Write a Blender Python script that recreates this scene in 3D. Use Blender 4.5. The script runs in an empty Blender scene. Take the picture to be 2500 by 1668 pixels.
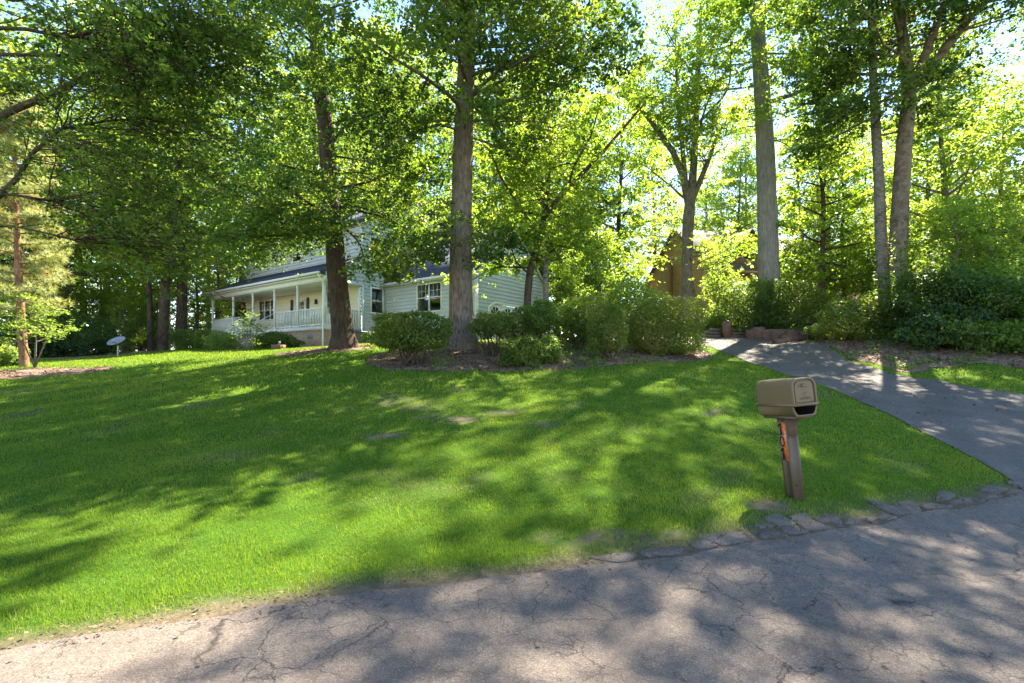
import bpy, math, random
import numpy as np
from mathutils import Vector, Matrix

SC = bpy.context.scene
COL = SC.collection
F, U0, V0, HC = 1110.0, 1175.0, 834.0, 1.55     # focal length and horizon measured on the photograph, eye height

def PX(u, v, Y):
    return np.array([(u - U0) / F * Y, Y, HC + (V0 - v) / F * Y])

# ------------------------------------------------------------------ materials
def new_mat(name):
    m = bpy.data.materials.new(name); m.use_nodes = True
    nt = m.node_tree; nt.nodes.clear()
    out = nt.nodes.new('ShaderNodeOutputMaterial')
    return m, nt, out
def nd(nt, t, **kw):
    n = nt.nodes.new(t)
    for k, v in kw.items():
        if k.startswith('i_'):
            n.inputs[k[2:].replace('_', ' ')].default_value = v
        else: setattr(n, k, v)
    return n
def c4(c): return (c[0], c[1], c[2], 1)
def ramp(nt, src, stops, interp='LINEAR'):
    r = nd(nt, 'ShaderNodeValToRGB'); r.color_ramp.interpolation = interp
    el = r.color_ramp.elements
    while len(el) < len(stops): el.new(0.5)
    for e, (p, c) in zip(el, stops):
        e.position = p; e.color = c4(c) if hasattr(c, '__len__') else (c, c, c, 1)
    nt.links.new(src, r.inputs[0]); return r.outputs[0]
def mixc(nt, fac, a, b, mode='MIX'):
    m = nd(nt, 'ShaderNodeMix', data_type='RGBA', blend_type=mode)
    for sock, v in ((m.inputs[0], fac), (m.inputs[6], a), (m.inputs[7], b)):
        if hasattr(v, 'is_linked'): nt.links.new(v, sock)
        elif hasattr(v, '__len__'): sock.default_value = c4(v)
        else: sock.default_value = v
    return m.outputs[2]
def noise(nt, scale, detail=4, vec=None, rough=.55, dist=0):
    n = nd(nt, 'ShaderNodeTexNoise'); n.inputs['Scale'].default_value = scale
    n.inputs['Detail'].default_value = detail; n.inputs['Roughness'].default_value = rough
    n.inputs['Distortion'].default_value = dist
    if vec is not None: nt.links.new(vec, n.inputs['Vector'])
    return n.outputs['Fac']
def coords(nt, scale=(1, 1, 1), kind='Object'):
    t = nd(nt, 'ShaderNodeTexCoord'); mp = nd(nt, 'ShaderNodeMapping')
    mp.inputs['Scale'].default_value = scale
    nt.links.new(t.outputs[kind], mp.inputs[0]); return mp.outputs[0]
def bump(nt, h, strength=.3, dist=.02):
    b = nd(nt, 'ShaderNodeBump'); b.inputs['Strength'].default_value = strength; b.inputs['Distance'].default_value = dist
    nt.links.new(h, b.inputs['Height']); return b.outputs[0]
def princ(nt, out, col, rough=.6, spec=.5, normal=None, metal=0):
    p = nd(nt, 'ShaderNodeBsdfPrincipled')
    if hasattr(col, 'is_linked'): nt.links.new(col, p.inputs['Base Color'])
    else: p.inputs['Base Color'].default_value = c4(col)
    if hasattr(rough, 'is_linked'): nt.links.new(rough, p.inputs['Roughness'])
    else: p.inputs['Roughness'].default_value = rough
    p.inputs['Specular IOR Level'].default_value = spec; p.inputs['Metallic'].default_value = metal
    if normal is not None: nt.links.new(normal, p.inputs['Normal'])
    if out is not None: nt.links.new(p.outputs[0], out.inputs[0])
    return p
def simple(name, col, rough=.6, spec=.4, var=.12, scale=6, bmp=0, metal=0):
    m, nt, out = new_mat(name)
    v = coords(nt); n = noise(nt, scale, 5, v)
    lo = tuple(x * (1 - var) for x in col); hi = tuple(min(1, x * (1 + var)) for x in col)
    c = ramp(nt, n, [(.3, lo), (.7, hi)])
    nm = bump(nt, noise(nt, scale * 8, 4, v), bmp, .01) if bmp else None
    princ(nt, out, c, rough, spec, nm, metal); return m
def leaf_mat(name, refl, trans, tf=.45, rough=.5, spec=.35):
    # refl / trans: colour stops over the per-leaf tone attribute
    m, nt, out = new_mat(name)
    a = nd(nt, 'ShaderNodeAttribute', attribute_name='tone')
    cr = ramp(nt, a.outputs['Fac'], refl); ct = ramp(nt, a.outputs['Fac'], trans)
    p = princ(nt, None, cr, rough, spec)
    t = nd(nt, 'ShaderNodeBsdfTranslucent'); nt.links.new(ct, t.inputs[0])
    mx = nd(nt, 'ShaderNodeMixShader'); mx.inputs[0].default_value = tf
    nt.links.new(p.outputs[0], mx.inputs[1]); nt.links.new(t.outputs[0], mx.inputs[2])
    nt.links.new(mx.outputs[0], out.inputs[0]); return m
def bark_mat(name, dark, light, zs=.25, scale=14, bmp=.8, moss=None):
    m, nt, out = new_mat(name)
    v = coords(nt, (1, 1, zs)); v2 = coords(nt)
    n1 = noise(nt, scale, 6, v, .65, .6); n2 = noise(nt, 1.6, 4, v2)
    f = nd(nt, 'ShaderNodeMath', operation='MULTIPLY_ADD'); f.inputs[1].default_value = .7; 
    nt.links.new(n1, f.inputs[0])
    g = nd(nt, 'ShaderNodeMath', operation='MULTIPLY'); g.inputs[1].default_value = .3
    nt.links.new(n2, g.inputs[0]); nt.links.new(g.outputs[0], f.inputs[2])
    c = ramp(nt, f.outputs[0], [(.36, dark), (.62, light)])
    if moss: c = mixc(nt, ramp(nt, n2, [(.52, 0.0), (.68, .7)]), c, moss)
    princ(nt, out, c, .9, .15, bump(nt, n1, bmp, .05)); return m

M = {}
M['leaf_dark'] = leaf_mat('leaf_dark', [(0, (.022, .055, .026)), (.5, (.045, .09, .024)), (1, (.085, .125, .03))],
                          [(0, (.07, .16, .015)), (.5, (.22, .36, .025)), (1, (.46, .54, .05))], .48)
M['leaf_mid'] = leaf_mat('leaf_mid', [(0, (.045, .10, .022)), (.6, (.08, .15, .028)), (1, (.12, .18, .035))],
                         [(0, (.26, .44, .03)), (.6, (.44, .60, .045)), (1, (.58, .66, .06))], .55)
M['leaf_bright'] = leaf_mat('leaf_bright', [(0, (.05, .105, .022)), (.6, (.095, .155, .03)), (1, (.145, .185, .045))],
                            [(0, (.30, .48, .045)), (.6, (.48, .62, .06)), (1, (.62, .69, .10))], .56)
M['leaf_shrub'] = leaf_mat('leaf_shrub', [(0, (.04, .075, .02)), (.5, (.085, .135, .028)), (.9, (.14, .18, .04)), (1, (.2, .16, .06))],
                           [(0, (.14, .26, .015)), (.6, (.38, .50, .035)), (1, (.52, .54, .06))], .48, .45, .4)
M['leaf_lime'] = leaf_mat('leaf_lime', [(0, (.06, .11, .02)), (.6, (.10, .17, .03)), (1, (.16, .22, .06))],
                          [(0, (.2, .35, .02)), (.6, (.36, .52, .04)), (1, (.5, .6, .08))], .42, .4, .4)
M['needle'] = leaf_mat('needle', [(0, (.2, .14, .06)), (.35, (.18, .2, .07)), (1, (.32, .35, .17))],
                       [(0, (.45, .32, .1)), (.35, (.42, .48, .1)), (1, (.62, .66, .25))], .42, .45, .4)
M['grass'] = leaf_mat('grass', [(0, (.06, .14, .011)), (.5, (.112, .198, .018)), (.85, (.175, .245, .028)), (1, (.30, .27, .11))],
                      [(0, (.17, .33, .010)), (.5, (.30, .43, .02)), (.85, (.42, .51, .03)), (1, (.46, .44, .12))], .4, .55, .2)
M['litter'] = leaf_mat('litter', [(0, (.08, .04, .022)), (.5, (.16, .095, .055)), (1, (.26, .18, .115))],
                       [(0, (.08, .04, .02)), (.5, (.14, .08, .04)), (1, (.2, .14, .08))], .2, .7, .3)
M['bark_dark'] = bark_mat('bark_dark', (.028, .02, .014), (.105, .075, .052))
M['bark_grey'] = bark_mat('bark_grey', (.07, .055, .042), (.25, .20, .155), .22, 16, 1.0, (.09, .075, .03))
M['bark_pale'] = bark_mat('bark_pale', (.12, .11, .095), (.285, .265, .23), .16, 16, .9)
M['bark_birch'] = bark_mat('bark_birch', (.05, .044, .036), (.27, .245, .205), 1.8, 7, .5)
M['bark_tan'] = bark_mat('bark_tan', (.06, .045, .032), (.21, .165, .12), .8, 7, .6)
M['bark_red'] = bark_mat('bark_red', (.13, .06, .035), (.36, .20, .12), .4, 12, .8)
M['bark_branch'] = bark_mat('bark_branch', (.06, .05, .04), (.2, .17, .13), .5, 9, .5)

# ------------------------------------------------------------------ mesh helpers
def np_mesh(name, V, Fq, mat, tone=None, smooth=False, parent=None):
    """V (N,3), Fq: list of (M,k) index arrays -> one mesh object"""
    me = bpy.data.meshes.new(name)
    V = np.asarray(V, np.float32)
    if not isinstance(Fq, list): Fq = [Fq]
    Fq = [np.asarray(f, np.int32) for f in Fq if len(f)]
    loops = np.concatenate([f.ravel() for f in Fq])
    tot = np.concatenate([np.full(len(f), f.shape[1], np.int32) for f in Fq])
    start = np.concatenate([[0], np.cumsum(tot)[:-1]]).astype(np.int32)
    me.vertices.add(len(V)); me.vertices.foreach_set('co', V.ravel())
    me.loops.add(len(loops)); me.loops.foreach_set('vertex_index', loops)
    me.polygons.add(len(tot)); me.polygons.foreach_set('loop_start', start); me.polygons.foreach_set('loop_total', tot)
    if smooth: me.polygons.foreach_set('use_smooth', np.ones(len(tot), bool))
    me.update(calc_edges=True)
    if tone is not None:
        a = me.attributes.new('tone', 'FLOAT', 'POINT'); a.data.foreach_set('value', np.asarray(tone, np.float32))
    me.materials.append(mat)
    o = bpy.data.objects.new(name, me); COL.objects.link(o)
    if parent: o.parent = parent
    return o
def tag(o, label=None, cat=None, group=None, kind=None):
    if label: o['label'] = label
    if cat: o['category'] = cat
    if group: o['group'] = group
    if kind: o['kind'] = kind
    return o
def empty(name, loc, rz=0, label=None, cat=None, group=None):
    o = bpy.data.objects.new(name, None); COL.objects.link(o)
    o.location = loc; o.rotation_euler = (0, 0, rz); o.empty_display_size = .2
    return tag(o, label, cat, group)
def copy_tree(o, parent=None):
    c = o.copy(); COL.objects.link(c)
    if parent: c.parent = parent
    for ch in list(o.children): copy_tree(ch, c)
    return c

class MB:
    """collects shapes into one mesh; fr = (origin, x axis, y axis) of a local frame with z up"""
    def __init__(s): s.v = []; s.f = {}; s.n = 0
    def add(s, V, faces):
        V = np.asarray(V, float); s.v.append(V)
        for f in faces: s.f.setdefault(len(f), []).append([i + s.n for i in f])
        s.n += len(V); return s
    def box(s, x0, x1, y0, y1, z0, z1):
        V = [(x, y, z) for z in (z0, z1) for x, y in ((x0, y0), (x1, y0), (x1, y1), (x0, y1))]
        return s.add(V, [(0, 3, 2, 1), (4, 5, 6, 7), (0, 1, 5, 4), (1, 2, 6, 5), (2, 3, 7, 6), (3, 0, 4, 7)])
    def bar(s, p, q, w, h=None, up=(0, 0, 1)):
        p = np.array(p, float); q = np.array(q, float); d = q - p; d /= np.linalg.norm(d); h = h or w
        a = np.cross(d, up); 
        if np.linalg.norm(a) < 1e-4: a = np.array([1., 0, 0])
        a /= np.linalg.norm(a); b = np.cross(a, d)
        V = [e + sx * a * w / 2 + sy * b * h / 2 for e in (p, q) for sx, sy in ((-1, -1), (1, -1), (1, 1), (-1, 1))]
        return s.add(V, [(0, 3, 2, 1), (4, 5, 6, 7), (0, 1, 5, 4), (1, 2, 6, 5), (2, 3, 7, 6), (3, 0, 4, 7)])
    def prism(s, poly, ax, lo, hi):
        """extrude a 2D polygon along axis ax (0: poly is y,z; 1: x,z; 2: x,y)"""
        n = len(poly); V = []
        for h in (lo, hi):
            for a, b in poly:
                V.append({0: (h, a, b), 1: (a, h, b), 2: (a, b, h)}[ax])
        fs = [tuple(range(n))[::-1], tuple(range(n, 2 * n))] + [(i, (i + 1) % n, n + (i + 1) % n, n + i) for i in range(n)]
        return s.add(V, fs)
    def tube(s, path, r, seg=8, caps=True):
        V, Q = tube_np(np.asarray(path, float), np.broadcast_to(np.asarray(r, float), (len(path),)), seg)
        fs = [tuple(q) for q in Q]
        if caps:
            n = len(path); fs += [tuple(range(seg))[::-1], tuple(range((n - 1) * seg, n * seg))]
        return s.add(V, fs)
    def quad(s, a, b, c, d): return s.add([a, b, c, d], [(0, 1, 2, 3)])
    def build(s, name, mat, parent=None, smooth=False):
        V = np.concatenate(s.v)
        return np_mesh(name, V, [np.array(f) for f in s.f.values()], mat, smooth=smooth, parent=parent)
def tube_np(P, R, seg, jit=None, rng=None):
    n = len(P); T = np.gradient(P, axis=0); T /= np.linalg.norm(T, axis=1)[:, None] + 1e-9
    ref = np.array([0, 0, 1.]) if abs(T[0][2]) < .8 else np.array([1., 0, 0])
    A = np.cross(T, ref); A /= np.linalg.norm(A, axis=1)[:, None] + 1e-9; B = np.cross(T, A)
    th = np.linspace(0, 2 * np.pi, seg, endpoint=False)
    rr = R[:, None] * np.ones((1, seg))
    if jit: rr = rr * (1 + jit * rng.normal(size=(n, seg)))
    V = P[:, None, :] + rr[..., None] * (np.cos(th)[None, :, None] * A[:, None, :] + np.sin(th)[None, :, None] * B[:, None, :])
    i = np.arange(n - 1)[:, None] * seg; j = np.arange(seg)[None, :]; k = (j + 1) % seg
    Q = np.stack([i + j, i + k, i + seg + k, i + seg + j], -1).reshape(-1, 4)
    return V.reshape(-1, 3), Q

# ------------------------------------------------------------------ terrain
EDGE = np.array([(-30, -7.5), (-16, -2.6), (-8, .55), (-2.73, 2.58), (-1.82, 2.97), (-.54, 3.4), (1.16, 3.8), (2.2, 4.14), (3.16, 4.5), (4.2, 4.9), (5.2, 5.28), (5.95, 5.58), (6.5, 5.75)])
DRL = np.array([(5.6, 5.0), (6.15, 5.75), (6.45, 6.5), (6.7, 8), (7.15, 10), (7.25, 12), (7.15, 14), (7.2, 16), (7.3, 18), (6.6, 19.6), (4.6, 20.6), (2.4, 21.2)])
DRR = np.array([(15.5, 7.2), (12.9, 7.9), (12.0, 8.9), (11.1, 10.2), (10.4, 11.6), (10.05, 13), (10.1, 14.6), (10.6, 16.6), (11.2, 18.6), (10.8, 20.6), (8.6, 23.4), (5.6, 26.4)])
CT = [(-20, -14, 0), (0, -14, 0), (20, -10, 0), (-14, -6, 0), (0, -5, 0), (12, -3, 0), (-9, -1, 0), (-4, 1.5, 0), (0, 1, 0), (4, 2, 0), (8, 4, 0.0), (14, 5, 0.02),
      (-2.73, 2.58, .0), (-.54, 3.4, .0), (1.16, 3.95, .01), (3.16, 4.83, .03), (5.9, 5.62, .04), (2.93, 5.07, .19),
      (-6, 5.5, .25), (-5, 8.5, .62), (-12, 4, .12), (-14, 9, .6), (0, 6, .33), (0, 9, .82), (3, 9, .86), (3, 6.7, .42), (5, 9, .78), (-3, 6, .32),
      (-3.1, 12.3, 1.37), (-.8, 12.2, 1.36), (2, 12.5, 1.42), (4.9, 14, 1.6), (6.6, 15.5, 1.74), (5.2, 12, 1.33), (-1.6, 15.5, 2.05), (4.9, 16.2, 2.0), (1.5, 15.5, 1.95),
      (6.7, 8, .44), (7.3, 11.2, .98), (7.15, 13.8, 1.43), (7.4, 19, 2.3), (11, 10.4, .85), (10.3, 11.7, 1.07), (9.96, 13.4, 1.36), (11.3, 19, 2.35), (12.2, 8.2, .4), (9, 20.5, 2.6), (9.4, 8, .42), (6.4, 6.1, .1),
      (-5.9, 17, 2.1), (-7.1, 14.5, 1.62), (-9.68, 25, 2.38), (-12.2, 20, 1.9), (-17.5, 28, 2.45), (-19.7, 24, 1.82), (-19.4, 20, 1.53), (-15, 15, 1.25), (-17.2, 17, 1.42), (-12.7, 12, .9), (-9, 12, 1.1),
      (-1, 21, 2.5), (3, 23, 2.6), (8, 26, 2.9), (-2, 36, 3), (-30, 42, 2.4), (-26, 28, 2.0), (-30, 18, 1.2), (10, 36, 3.6), (25, 40, 4.2), (15, 25, 3.2),
      (11.8, 17.6, 2.5), (12, 15, 2.0), (12.5, 13, 1.58), (13.5, 12.2, 1.42), (15.5, 15, 2.2), (18, 11, 1.2), (20, 16, 2.3), (24, 8, .6), (30, 22, 2.8),
      (-60, 60, 3), (0, 75, 4), (60, 60, 5), (-60, 0, 0), (60, 0, 0.5), (-50, 30, 2), (50, 30, 3.5)]
CT = np.array(CT, float)
def _k(r2): return np.where(r2 > 0, r2 * np.log(r2 + 1e-12), 0) * .5
def _fit():
    P = CT[:, :2] / 10; n = len(P)
    K = _k(((P[:, None] - P[None]) ** 2).sum(-1)) + .004 * np.eye(n)
    A = np.zeros((n + 3, n + 3)); A[:n, :n] = K; A[:n, n] = 1; A[:n, n + 1:] = P; A[n, :n] = 1; A[n + 1:, :n] = P.T
    return P, np.linalg.solve(A, np.concatenate([CT[:, 2], [0, 0, 0]]))
_P, _W = _fit()
def ground(x, y):
    x = np.atleast_1d(np.asarray(x, float)); y = np.atleast_1d(np.asarray(y, float)); sh = x.shape
    out = np.empty(x.size); q = np.stack([x.ravel(), y.ravel()], 1)
    q[:, 0] = np.clip(q[:, 0], -62, 62); q[:, 1] = np.clip(q[:, 1], -15, 78); q /= 10
    for a in range(0, len(q), 20000):
        b = q[a:a + 20000]; n = len(_P)
        out[a:a + 20000] = _k(((b[:, None] - _P[None]) ** 2).sum(-1)) @ _W[:n] + _W[n] + b @ _W[n + 1:]
    xx, yy = x.ravel(), y.ravel()
    lawn = np.clip((yy - 5.5 - .33 * (xx - 5)) / 2, 0, 1)
    out += lawn * (.018 * np.sin(xx * 2.1 + np.sin(yy * 1.7)) * np.cos(yy * 1.9 + xx * .6) + .012 * np.sin(xx * 4.3 - yy * 3.1))
    return out.reshape(sh)
def g1(x, y): return float(ground(x, y)[0])
def gp(u, Y, dz=0):
    x = (u - U0) / F * Y; return (x, Y, g1(x, Y) + dz)
def vnoise(x, y, s, seed=0):
    """cheap value noise on numpy arrays"""
    def h(i, j):
        t = np.sin(i * 127.1 + j * 311.7 + seed * 74.7) * 43758.5453; return t - np.floor(t)
    x = x / s; y = y / s; i = np.floor(x); j = np.floor(y); a = x - i; b = y - j
    a = a * a * (3 - 2 * a); b = b * b * (3 - 2 * b)
    return (h(i, j) * (1 - a) + h(i + 1, j) * a) * (1 - b) + (h(i, j + 1) * (1 - a) + h(i + 1, j + 1) * a) * b
def fbm(x, y, s, seed=0):
    return .5 * vnoise(x, y, s, seed) + .3 * vnoise(x, y, s / 2.1, seed + 1) + .2 * vnoise(x, y, s / 4.3, seed + 2)
def in_poly(x, y, poly):
    c = np.zeros(x.shape, bool); n = len(poly)
    for i in range(n):
        x0, y0 = poly[i]; x1, y1 = poly[(i + 1) % n]
        if y0 == y1: continue
        c ^= ((y0 > y) != (y1 > y)) & (x < (x1 - x0) * (y - y0) / (y1 - y0) + x0)
    return c
def dense(P, step):
    out = []
    for a, b in zip(P[:-1], P[1:]):
        n = max(1, int(np.linalg.norm(b - a) / step))
        out += [a + (b - a) * i / n for i in range(n)]
    return np.array(out + [P[-1]])
def smooth_line(P, step, it=3):
    D = dense(np.asarray(P, float), step)
    k = max(1, int(.5 / step))
    for _ in range(it):
        pad = np.concatenate([np.repeat(D[:1], k, 0), D, np.repeat(D[-1:], k, 0)])
        c = np.cumsum(np.concatenate([[[0, 0]], pad]), 0); D = (c[2 * k + 1:] - c[:-2 * k - 1]) / (2 * k + 1)
    return D
EDGE_S = smooth_line(EDGE, .05); DRL_S = smooth_line(DRL, .1); DRR_S = smooth_line(DRR, .1)
def edge_y(x): return np.interp(x, EDGE_S[:, 0], EDGE_S[:, 1])
DRIVE_POLY = np.concatenate([DRL_S[::3], DRR_S[::-3]])
BED = smooth_line(np.array([PX(u, v, Y)[:2] for u, v, Y in [(835, 832, 13.6), (860, 846, 12.7), (900, 852, 12.3), (1000, 856, 12.1), (1100, 855, 12.1), (1220, 853, 12.2), (1350, 850, 12.5), (1470, 842, 13.2), (1560, 833, 13.9), (1620, 822, 14.7)]] +
                           [(6.75, 15.9), (6.7, 17.6), (5, 18.6), (2.5, 18.9), (-.5, 18), (-2.6, 17), (-3.9, 15.3), PX(835, 832, 13.6)[:2]]), .15, 1)
BANK = np.array([(10.35, 12.6), (10.25, 14.6), (10.75, 16.8), (11.35, 18.6), (12.6, 19.6), (18, 19), (24, 15), (24, 10.4), (18, 11.6), (14.6, 11.9), (13.2, 12.3), (12.1, 12.7), (11.2, 12.9)])
RNG = np.random.default_rng(7)
def bed_mask(x, y):
    dx = .5 * (fbm(x, y, .9, 3) - .5); dy = .5 * (fbm(x, y, .9, 9) - .5)
    a = in_poly(x + dx, y + dy, BED) | in_poly(x + dx, y + dy, BANK)
    a |= ((x + dx + 6.35) / 1.75) ** 2 + ((y + dy - 16.5) / 1.0) ** 2 < 1
    a |= ((x + dx + 15.6) / 3.2) ** 2 + ((y + dy - 14.9) / 1.25) ** 2 < 1
    return a
def wood_amt(x, y):
    """1 where the ground is woodland floor, 0 on lawn"""
    n = 2.5 * (fbm(x, y, 3, 5) - .5)
    back = np.clip((y + n - np.interp(x, [-60, -22, -17, -8, 0, 8, 12, 20, 60], [22, 24.5, 31, 33, 27, 30, 20.3, 15, 14])) / .8, 0, 1)
    left = np.clip((-x + n - np.interp(y, [0, 12, 18, 24, 60], [22, 21, 22, 24, 30])) / .8, 0, 1)
    return np.maximum(back, left)
PATCH = [(1130, 955, 8.4, .55, .28), (1060, 975, 7.9, .3, .2), (1610, 955, 8.3, .42, .3), (900, 925, 9.3, .5, .3), (1250, 990, 7.6, .3, .15), (985, 965, 8.1, .3, .2), (880, 1030, 7, .3, .2), (1390, 1180, 5.0, .2, .12), (1350, 1285, 4.1, .5, .18), (1160, 1330, 3.55, .5, .12), (1480, 1262, 4.25, .5, .14), (1740, 1200, 4.85, .45, .16), (330, 1465, 2.85, .5, .1), (600, 1400, 3.12, .5, .1)]
def soil_amt(x, y):
    s = np.zeros(x.shape)
    for u, v, Y, rx, ry in PATCH:
        cx = (u - U0) / F * Y
        d = ((x - cx) / rx) ** 2 + ((y - Y) / ry) ** 2
        s = np.maximum(s, np.clip(1.25 - d, 0, 1) * np.clip((fbm(x, y, .22, 21) - .47) * 9, 0, 1))
    de = (y - edge_y(x)) / 1.06
    s = np.maximum(s, np.clip(1.15 - de / (.10 + .28 * fbm(x, y, .7, 31) + .17 * np.clip((x - .8) / 1.2, 0, 1) * (.5 + fbm(x, y, .35, 32))), 0, 1) * (x < 6.6))
    s = np.maximum(s, .4 * np.clip((fbm(x, y, 1.3, 41) - .66) * 8, 0, 1))
    return np.maximum(s, wood_amt(x, y))

def build_ground():
    xs = np.concatenate([np.linspace(-160, -24, 24), np.arange(-23.7, 22, .22), np.linspace(23, 160, 24)])
    ys = np.concatenate([np.linspace(-60, -6, 12), np.arange(-5.5, 30, .22), np.linspace(31, 220, 34)])
    X, Y = np.meshgrid(xs, ys); Z = ground(X, Y)
    V = np.stack([X, Y, Z], -1).reshape(-1, 3); nx = len(xs); ny = len(ys)
    i = (np.arange(ny - 1)[:, None] * nx + np.arange(nx - 1)[None]).reshape(-1)
    m, nt, out = new_mat('lawn_soil')
    v = coords(nt); a = nd(nt, 'ShaderNodeAttribute', attribute_name='tone')
    gr = ramp(nt, noise(nt, 3.5, 6, v, .7), [(.3, (.035, .085, .008)), (.7, (.07, .15, .012))])
    so = ramp(nt, noise(nt, 9, 7, v, .75), [(.3, (.085, .06, .04)), (.7, (.24, .18, .13))])
    princ(nt, out, mixc(nt, a.outputs['Fac'], gr, so), .95, .1, bump(nt, noise(nt, 40, 6, v, .8), .9, .03))
    o = np_mesh('ground', V, np.stack([i, i + 1, i + nx + 1, i + nx], -1), m, tone=soil_amt(X, Y).ravel(), smooth=True)
    tag(o, kind='structure')
build_ground()

def ribbon(name, L, R, n, k, mat, dz, kind='structure'):
    tl = np.linspace(0, 1, n)
    def res(P):
        d = np.concatenate([[0], np.cumsum(np.linalg.norm(np.diff(P, axis=0), axis=1))]); d /= d[-1]
        return np.stack([np.interp(tl, d, P[:, 0]), np.interp(tl, d, P[:, 1])], 1)
    A = res(L); B = res(R); w = np.linspace(0, 1, k)[None, :, None]
    P = A[:, None] * (1 - w) + B[:, None] * w
    Z = ground(P[..., 0], P[..., 1]) + dz
    V = np.concatenate([P, Z[..., None]], -1).reshape(-1, 3)
    i = (np.arange(n - 1)[:, None] * k + np.arange(k - 1)[None]).reshape(-1)
    o = np_mesh(name, V, np.stack([i, i + k, i + k + 1, i + 1], -1), mat, smooth=True)
    return tag(o, kind=kind)

def asphalt(name, lo, hi, crack=1.0, cs=2.2):
    m, nt, out = new_mat(name); v = coords(nt)
    n1 = noise(nt, 1.3, 6, v, .65); n2 = noise(nt, 95, 3, v, .85); n0 = noise(nt, 60, 3, v, .7)
    c = ramp(nt, n1, [(.3, lo), (.7, hi)])
    c = mixc(nt, ramp(nt, noise(nt, 17, 6, v, .75), [(.38, .55), (.56, 0.0)]), c, tuple(x * .62 for x in lo))
    c = mixc(nt, ramp(nt, n2, [(.34, .85), (.47, .15), (.6, .0)]), c, tuple(x * .35 for x in lo))
    c = mixc(nt, ramp(nt, n2, [(.58, .0), (.70, .75)]), c, tuple(min(1, x * 2.0) for x in hi))
    warp = nd(nt, 'ShaderNodeTexNoise'); warp.inputs['Scale'].default_value = 2.6; warp.inputs['Detail'].default_value = 7; warp.inputs['Roughness'].default_value = .6
    nt.links.new(v, warp.inputs['Vector'])
    sub = nd(nt, 'ShaderNodeVectorMath', operation='MULTIPLY_ADD'); sub.inputs[1].default_value = (.45, .45, 0); nt.links.new(warp.outputs['Color'], sub.inputs[0]); nt.links.new(v, sub.inputs[2])
    masks = []
    for s, w, lo_, hi_ in ((cs, .010, .40, .56), (cs * 2.4, .009, .50, .62)):
        vo = nd(nt, 'ShaderNodeTexVoronoi', feature='DISTANCE_TO_EDGE'); vo.inputs['Scale'].default_value = s
        nt.links.new(sub.outputs[0], vo.inputs['Vector'])
        line = ramp(nt, vo.outputs['Distance'], [(0, 1.0), (w * s / 2, 0.0)])
        g = ramp(nt, noise(nt, .9 * s / cs, 3, v), [(lo_, 0.0), (hi_, crack)])
        mm = nd(nt, 'ShaderNodeMath', operation='MULTIPLY'); nt.links.new(line, mm.inputs[0]); nt.links.new(g, mm.inputs[1]); masks.append(mm.outputs[0])
    mx = nd(nt, 'ShaderNodeMath', operation='MAXIMUM'); nt.links.new(masks[0], mx.inputs[0]); nt.links.new(masks[1], mx.inputs[1])
    c = mixc(nt, mx.outputs[0], c, (.03, .026, .024))
    h = nd(nt, 'ShaderNodeMath', operation='SUBTRACT'); nt.links.new(n0, h.inputs[0]); nt.links.new(mx.outputs[0], h.inputs[1])
    princ(nt, out, c, .88, .3, bump(nt, h.outputs[0], .55, .012)); return m
M['road'] = asphalt('road_asphalt', (.125, .098, .082), (.185, .150, .125))
M['drive'] = asphalt('drive_asphalt', (.085, .072, .064), (.15, .13, .115), .35, 1.1)
RE = EDGE_S[np.argsort(EDGE_S[:, 0])]
RE = RE[(RE[:, 0] > -30)]
jl = .13 * (fbm(RE[:, 0], RE[:, 1], .6, 51) - .5) + .04 * (vnoise(RE[:, 0], RE[:, 1], .11, 52) - .5)
REJ = RE + np.stack([-.33 * jl, jl], 1)
REJ = np.concatenate([REJ, dense(np.array([REJ[-1], (9, 6.6), (12.9, 7.85), (17, 8.4), (26, 9)]), .2)[1:]])
ribbon('road', REJ, np.array([(-30, -16), (0, -6), (26, 2)]), len(REJ), 40, M['road'], .012)
jd = .14 * (fbm(DRL_S[:, 0], DRL_S[:, 1], .5, 61) - .5); DL = DRL_S + np.stack([jd, 0 * jd], 1)
jd = .2 * (fbm(DRR_S[:, 0], DRR_S[:, 1], .5, 62) - .5); DR = DRR_S + np.stack([jd, 0 * jd], 1)
ribbon('driveway', DL, DR, 260, 24, M['drive'], .017)

def mask_sheet(name, x0, x1, y0, y1, st, fn, mat, dz):
    xs = np.arange(x0, x1, st); ys = np.arange(y0, y1, st); X, Y = np.meshgrid(xs, ys)
    keep = fn(X[:-1, :-1] + st / 2, Y[:-1, :-1] + st / 2)
    Z = ground(X, Y) + dz + .03 * (fbm(X, Y, .25, 77) - .4)
    nx = len(xs); i = (np.arange(len(ys) - 1)[:, None] * nx + np.arange(nx - 1)[None])[keep]
    Q = np.stack([i, i + 1, i + nx + 1, i + nx], -1)
    u, inv = np.unique(Q, return_inverse=True)
    V = np.stack([X.ravel()[u], Y.ravel()[u], Z.ravel()[u]], 1)
    return tag(np_mesh(name, V, inv.reshape(-1, 4), mat, smooth=True), kind='structure')
def mulch(name, a, b):
    m, nt, out = new_mat(name); v = coords(nt)
    c = ramp(nt, noise(nt, 22, 7, v, .8), [(.28, a), (.72, b)])
    c = mixc(nt, ramp(nt, noise(nt, 2.2, 4, v), [(.45, 0.0), (.65, .7)]), c, tuple(x * 1.25 for x in b))
    princ(nt, out, c, .95, .15, bump(nt, noise(nt, 45, 6, v, .8), 1, .04)); return m
M['mulch'] = mulch('mulch', (.07, .046, .034), (.26, .18, .13))
not_drive = lambda x, y: ~in_poly(x, y, DRIVE_POLY)
mask_sheet('mulch_bed', -22, 8, 11.5, 19.5, .09, lambda x, y: bed_mask(x, y) & not_drive(x, y), M['mulch'], .012)
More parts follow.
